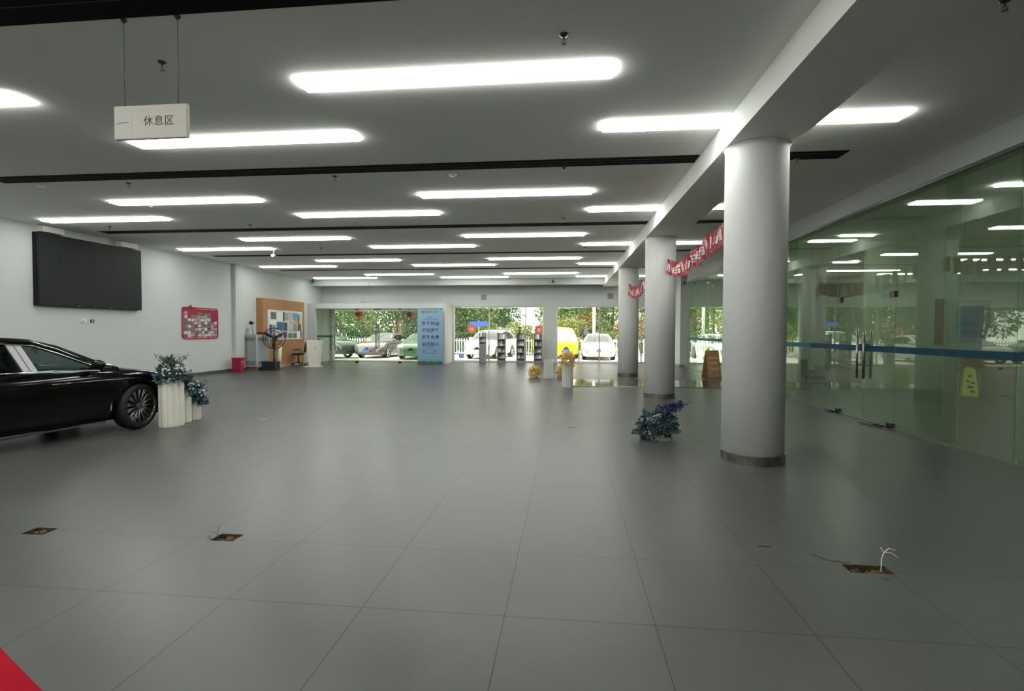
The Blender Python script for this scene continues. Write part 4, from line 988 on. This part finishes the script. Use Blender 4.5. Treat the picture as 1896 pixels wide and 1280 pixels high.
    # wheels
    for x in (0,S['wb']):
        for s_ in (-1,1):
            mb = MB(); tw = .115; yo = s_*.80
            prof = [(rw*.77,-tw),(rw*.90,-tw*1.02),(rw*.975,-tw*.8),(rw,-tw*.5),(rw,tw*.5),(rw*.975,tw*.8),(rw*.90,tw*1.02),(rw*.77,tw)]
            n = 40; rings = []
            for (r_,yy) in prof: rings.append([mb.bm.verts.new((r_*math.cos(2*PI*k/n),yy,r_*math.sin(2*PI*k/n))) for k in range(n)])
            mb.skin(rings, cap=False, smooth=True)
            mb.skin([rings[-1],rings[0]], cap=False, smooth=False)
            wh = mb.build('wheel', RUB, t, loc=(x,yo,rw)); wh.rotation_euler = (0,0,steer if x==0 else 0)
            mb = MB(); ye = s_*tw*.86; R2 = rw*.79
            for (ra,ya,rb,yb2) in ((R2,s_*tw*.98,R2*.93,s_*tw*.80),):
                A = [mb.bm.verts.new((ra*math.cos(2*PI*k/n),ya,ra*math.sin(2*PI*k/n))) for k in range(n)]; Bq = [mb.bm.verts.new((rb*math.cos(2*PI*k/n),yb2,rb*math.sin(2*PI*k/n))) for k in range(n)]; Cq = [mb.bm.verts.new((rb*.98*math.cos(2*PI*k/n),-s_*tw*.6,rb*.98*math.sin(2*PI*k/n))) for k in range(n)]
                mb.skin([A,Bq],cap=False); mb.skin([Bq,Cq],cap=False)
            ns = 15 if detail else 5
            for k in range(ns):
                a0 = 2*PI*k/ns
                for da in ((-.07,.07) if detail else (0,)):
                    p0 = Vector((R2*.16*math.cos(a0),ye*.75,R2*.16*math.sin(a0))); p1 = Vector((R2*.95*math.cos(a0+da),ye,R2*.95*math.sin(a0+da)))
                    mb.tube([p0,p0.lerp(p1,.5)+Vector((0,-s_*.01,0)),p1],[.012,.009,.010] if detail else [.035,.028,.03],4)
            mb.cyl((0,ye*.6,0),(0,ye*.85,0),R2*.2,n=16)
            rm = mb.build('rim', rimm or RIML, wh)
            mb = MB(); mb.cyl((0,-s_*tw*.2,0),(0,-s_*tw*.05,0),R2*.62,n=28); mb.build('brake_disc', mat('disc_dark',(.05,.05,.05),.4,.8), wh)
    # wheel well liners
    return t
PB = mat('car_black',(.002,.0022,.0022),.08,spec=.35)
car('black_sedan','glossy black sedan parked at the left, cut by the picture edge',(-7.53,7.54,0),1.414,PB,'sedan',steer=.16,detail=True,pillar=mat('pillar_white_film',(.42,.41,.43),.4),rimm=RIM,cglass=CGL)
PS = mat('car_silver',(.14,.12,.12),.22,.4,coat=1); PW = mat('car_white',(.80,.80,.80),.3,coat=1); PG = mat('car_pale_green',(.30,.38,.33),.3,coat=1); PD = mat('car_dark_grey',(.05,.06,.06),.25,coat=1); PY = mat('car_yellow',(.85,.55,.02),.35,coat=.5)
PLB = mat('plate_blue',(.05,.20,.55),.4); PLG = mat('plate_green',(.10,.50,.25),.4); PLW = mat('plate_pale',(.6,.6,.62),.4)
car('silver_sedan','dusty silver-grey sedan with a blue plate outside the entrance',(-11.35,29.5,-.03),-PI/2-.10,PS,'sedan',plate=PLB,rimm=RIML)
car('green_plate_sedan','pale green sedan with a green plate behind the right entrance glass',(-8.55,28.6,-.03),-PI/2-.02,PG,'sedan',plate=PLG)
car('dark_suv','dark grey sport utility vehicle behind the left entrance glass',(-13.3,28.9,-.03),-.35,PD,'suv')
car('white_suv','white sport utility vehicle outside behind the first brochure racks',(-4.85,29.6,-.03),-PI/2-.22,PW,'suv',plate=PLW)
car('yellow_van','bright yellow van outside, partly hidden by the flat wall pier',(-.25,30.3,-.03),-PI/2+.35,PY,'van',plate=PLB,cglass=glass_mat('van_glass',(.8,.82,.8),.3,oamt=.6,ocol=(.9,.9,.85)))
car('white_sedan','white sedan facing the window left of the far column',(1.78,29.5,-.03),-PI/2-.03,PW,'sedan',plate=PLW,grille=mat('grille_grey',(.2,.2,.2),.4))

# ------------------------------------------------------------------ outdoors
CONC = mat('concrete_yard',(.62,.59,.53),.85,var=.08,scale=1.2)
mb = MB(); mb.box(-45,45,YW+.1,80,-.25,-.03)
struct(mb.build('ground_outside', CONC), 'bright concrete yard outside the windows', 'ground')
mb = MB(); mb.box(-12.3,-6.9,YW+.1,YW+.9,-.03,.02)
struct(mb.build('trim_13', mat('step_stone',(.55,.50,.42),.7)), 'pale stone doorstep outside the entrance', 'doorstep')
# fence
FEN = mat('fence_white',(.62,.60,.60),.6)
t = thing('picket_fence','pale upright metal bar fence beyond the parked cars','fence',(0,33.5,-.03))
for z in (.15,.95): 
    mb = MB(); mb.box(-20,9,-.02,.02,z,z+.05); mb.build('rail', FEN, t)
mb = MB(); x = -20
while x < 9: mb.box(x,x+.055,-.045,-.02,.05,1.12); x += .17
tag(mb.build('pickets', FEN, t), kind='stuff')
# trees
TR = mat('bark_pale',(.30,.23,.14),.9,var=.3,scale=6)
LVS = [mat('foliage_%d'%i,c,.7,var=.35,scale=1.5) for i,c in enumerate(((.11,.18,.045),(.07,.14,.045),(.24,.29,.06),(.32,.23,.07),(.05,.10,.04),(.15,.26,.07)))]
def tree(x,y,h,cr,lv,label,seed,trunks=3,cz=.68,n=1500,spread=.5,name='leafy_tree',ls=.20,thick=.09):
    random.seed(seed); t = thing(name,label,'tree' if name!='shrub' else 'shrub',(x,y,-.03),group='trees outside' if name!='shrub' else 'shrubs outside')
    mb = MB()
    for k in range(trunks):
        a = random.uniform(0,2*PI); tip = Vector((math.cos(a)*spread*random.uniform(.5,1.3),math.sin(a)*spread*.5,h*random.uniform(.75,.95)))
        P = [Vector((0,0,0)).lerp(tip,q/5)+Vector((random.uniform(-.12,.12),random.uniform(-.1,.1),0))*(1 if q else 0) for q in range(6)]
        mb.tube(P,[thick*(1-q*.14) for q in range(6)],7)
        for j in (2,3,4):
            d = Vector((random.uniform(-1,1),random.uniform(-.5,.5),.8))*h*.22; mb.tube([P[j],P[j]+d*.5+Vector((0,0,.05)),P[j]+d],[thick*.5,thick*.35,thick*.15],5)
    mb.build('trunk', TR, t)
    mb = MB(); blobs = []
    for k in range(14): 
        d = rdir(); blobs.append((Vector((d.x*cr*.75,d.y*cr*.6,h*cz+d.z*cr*.7)), cr*random.uniform(.35,.55)))
    for k in range(n):
        c,r_ = random.choice(blobs); d = rdir(.2); p = c+d*r_*random.uniform(.55,1.05)
        if p.z < .1: p.z = .1+random.random()*.3
        mb.leaf(p, d+rdir()*.8, rdir(1), ls*random.uniform(.7,1.3), ls*.5*random.uniform(.7,1.2))
    mb.build('crown', LVS[lv], t)
TREES = [(-19,46,8.5,3.6,4,'tall dark tree in the back row, far left',3),(-14.5,46,8.5,3.6,1,'tall tree in the back row above the dark vehicle',3),(-10.3,45,8.0,3.3,4,'tall dark tree in the back row above the silver car',3),(-7.3,44.5,8.0,2.2,0,'tall tree in the back row left of the open sky',3),(1.0,46,8.5,3.0,1,'tall tree in the back row above the yellow van',3),(9.5,46,8.5,3.6,1,'tall tree in the back row beyond the glass partition',3),
 (-17.5,38,6.5,2.6,4,'dark tree at far left behind the entrance glass',4),(-14.3,36.5,6.5,2.4,0,'many-stemmed tree left of the silver car',4),(-12.4,37.5,7,2.3,1,'leaning pale-trunked tree directly above the silver car',7),(-10.6,38,7,2.4,1,'slim-stemmed tree right above the silver car',8),(-8.2,37,6.5,2.5,4,'dark green tree behind the right entrance glass',4),
 (-6.3,37,6.0,2.5,0,'broad green tree behind the left window',3),(-5.0,38.5,6.0,1.7,1,'dark rounded tree touching the open sky in the left window',2),(-.6,40,6.5,2.2,5,'light green tree behind the wall pier',3),(.6,36.5,5.4,1.7,0,'green tree beyond the yellow van',3),(3.0,38,6.5,2.2,1,'dark tree beside the white pole',4),(5.2,37,6.5,2.4,0,'green tree seen beside the far column',3),(7.6,36,6.5,2.5,4,'tree seen through the right glass partition',4),(11,38,6.5,2.8,0,'tree farthest right beyond the glass',3)]
for k,(x,y,h,cr,lv,lb,tr) in enumerate(TREES):
    tree(x,y,h,cr,lv,lb,60+k,trunks=tr,cz=.30 if y>42 else .58,n=5500 if y>42 else 4200,spread=1.1 if tr>6 else .6,ls=.32 if y>42 else .20)
SH = [(-13.6,35,1.5,1.0,4,'dark low shrub behind the dark vehicle'),(-7.1,35,1.7,1.1,4,'dark shrub behind the green-plate car'),(-5.2,35.2,2.3,1.1,5,'bright green shrub left of the white utility vehicle'),(-3.6,35.4,2.0,1.1,2,'yellow-green shrub behind the white utility vehicle'),(-2.5,35.2,1.9,1.0,5,'light green shrub behind the third rack'),(-1.4,35.3,2.3,1.0,2,'yellowish shrub behind the fourth rack'),(.2,34.9,2.9,1.2,2,'tall yellow-green shrub above the yellow van'),(1.3,35.6,3.3,1.1,3,'orange-tinged shrub left of the white pole'),(2.9,35.2,2.2,1.2,0,'green shrub behind the white sedan'),(4.3,35.5,2.6,1.1,3,'orange-flecked shrub beside the far column'),(6.2,35.2,2.2,1.3,5,'shrub seen beside the square pier')]
for k,(x,y,h,cr,lv,lb) in enumerate(SH): tree(x,y,h,cr,lv,lb,90+k,trunks=3,cz=.50,n=2600,spread=.4,name='shrub',ls=.17,thick=.03)
# pole, street signs, building
mb = MB(); mb.cyl((0,0,0),(0,0,6.5),.11,.09,n=14)
t = tag(mb.build('lamp_post', mat('pole_white',(.8,.8,.8),.5), loc=(1.75,34.2,-.03)), 'thick white pole outside left of the far column', 'pole')
t = thing('apartment_building','pale beige building far behind the trees','building',(6,70,-.03))
mb = MB(); mb.box(-7,9,0,9,0,9); mb.build('wall', mat('building_beige',(.60,.50,.42),.8), t)
for i in range(6):
    for j in range(3): mb = MB(); mb.box(-6+2.5*i,-5+2.5*i,-.05,0,1.5+2.7*j,3+2.7*j); mb.build('window', DGREY, t)
t = thing('direction_sign','blue lettered sign outside among the trees','sign',(-5.9,34.3,-.03))
mb = MB(); mb.tube([(0,0,0),(0,0,2.3)],.03,8); mb.build('post', GREYM, t)
mb = MB(); mb.box(-.6,.6,-.05,-.03,1.95,2.25); mb.build('sign_face', mat('sign_blue',(.03,.08,.38),.5), t)
# lanterns outside the entrance
def lantern(x,lb):
    t = thing('hanging_lantern',lb,'lantern',(x,26.35,2.63),group='red lanterns')
    mb = MB(); mb.ball((0,0,-.22),.24,20,12,sq=(1,1,.68)); mb.build('lantern_globe', mat('lantern_red',(.55,.01,.015),.5), t)
    mb = MB(); mb.lathe([(.09,-.40),(.09,-.375)],n=14); mb.lathe([(.09,-.07),(.09,-.045)],n=14); mb.cyl((0,0,0),(0,0,-.06),.006,n=5); mb.build('gold_rim', mat('gold',(.6,.35,.05),.4), t)
    mb = MB()
    for k in range(14): a = 2*PI*k/14; mb.tube([(.05*math.cos(a),.05*math.sin(a),-.40),(.08*math.cos(a),.08*math.sin(a),-.72)],.008,4)
    mb.build('tassel', mat('tassel_gold',(.60,.36,.03),.7), t)
lantern(-10.95,'red paper lantern with golden tassel above the silver car'); lantern(-8.15,'red paper lantern behind the tinted right entrance glass')
mb = MB(); mb.box(-13,-6.5,YW+.3,27.2,2.63,2.75)
struct(mb.build('trim_14', WALL), 'thin canopy slab outside over the entrance', 'canopy')
# round stickers on the window
def sticker(x,z,c1,lb,r_=.23):
    t = thing('window_sticker',lb,'sticker',(x,YW+.085,z),group='window stickers')
    mb = MB(); P = [((r_*(1+.13*math.cos(8*a)))*math.cos(a),(r_*(1+.13*math.cos(8*a)))*math.sin(a)) for a in [2*PI*k/64 for k in range(64)]]
    mb.prism(P, lambda x,z:(x,-.002,z), lambda x,z:(x,.002,z)); mb.build('decal_disc', mat('decal_'+lb[:5],c1,.6), t)
    mb = MB(); P = [(r_*.45*math.cos(a),r_*.45*math.sin(a)) for a in [2*PI*k/24 for k in range(24)]]
    mb.prism(P, lambda x,z:(x,-.005,z), lambda x,z:(x,-.0025,z)); mb.build('decal_centre', mat('decal_centre',(.75,.45,.25),.6), t)
sticker(-4.78,1.66,(.72,.22,.10),'orange scalloped round sticker on the left window above the kiosk')
sticker(-1.38,1.63,(.75,.12,.10),'red scalloped round sticker on the window beside the wall pier')
mb = MB(); mb.prism([(-.05,-.22),(.06,-.22),(.1,0),(.04,.2),(-.05,.22),(-.1,.02)], lambda x,z:(x,-.003,z), lambda x,z:(x,.003,z))
tag(mb.build('figure_sticker', mat('pale_blue_decal',(.35,.50,.68),.6), loc=(.93,YW+.085,1.62)), 'pale blue figure-shaped sticker on the right window', 'sticker')
mb = MB(); mb.box(-.09,.09,-.003,.003,-.11,.11)
tag(mb.build('notice_sticker', PAPER, loc=(-3.02,YW+.085,1.63)), 'small white notice on the window above the second rack', 'notice')
mb = MB(); mb.box(-.13,.13,-.003,.003,-.11,.11)
tag(mb.build('notice_sticker', mat('blue_notice',(.20,.45,.70),.6), loc=(-5.30,YW+.085,.30)), 'small light blue notice low on the left window', 'notice')
mb = MB(); mb.box(-.16,.16,-.02,.0,-.2,.2)
tag(mb.build('notice_board_white', PAPER, loc=(2.88,YW+.07,1.35)), 'white rectangular notice on the window edge beside the far column', 'notice')

# ------------------------------------------------------------------ light, world, camera
w = bpy.data.worlds.new('World'); sc.world = w; w.use_nodes = True
bg = w.node_tree.nodes['Background']; bg.inputs[0].default_value = (1.0,.965,.91,1); bg.inputs[1].default_value = 4.0
sun = bpy.data.lights.new('sun','SUN'); sun.energy = 4.5; sun.angle = .3; sun.color = (1,.96,.9)
so = bpy.data.objects.new('sun', sun); COL.objects.link(so); so.rotation_euler = (math.radians(38),0,math.radians(25)); so['label'] = 'hazy sun over the yard'; so['category'] = 'sun'

cam = bpy.data.cameras.new('camera'); co = bpy.data.objects.new('camera', cam); COL.objects.link(co); sc.camera = co
M = Matrix((( crt.x, -cdn.x, -cfw.x, 0),( crt.y, -cdn.y, -cfw.y, 0),( crt.z, -cdn.z, -cfw.z, CH),(0,0,0,1)))
co.matrix_world = M
cam.sensor_fit = 'HORIZONTAL'; cam.sensor_width = 36; cam.lens = 36*CF/1896; cam.clip_end = 300; cam.clip_start = .05
vs = sc.view_settings; vs.view_transform = 'Standard'; vs.look = 'None'; vs.exposure = .22; vs.gamma = 1; vs.use_curve_mapping = False
cy = sc.cycles; cy.use_denoising = True; cy.max_bounces = 8; cy.diffuse_bounces = 4; cy.glossy_bounces = 4; cy.transparent_max_bounces = 32; cy.sample_clamp_indirect = 6; cy.caustics_reflective = False; cy.caustics_refractive = False
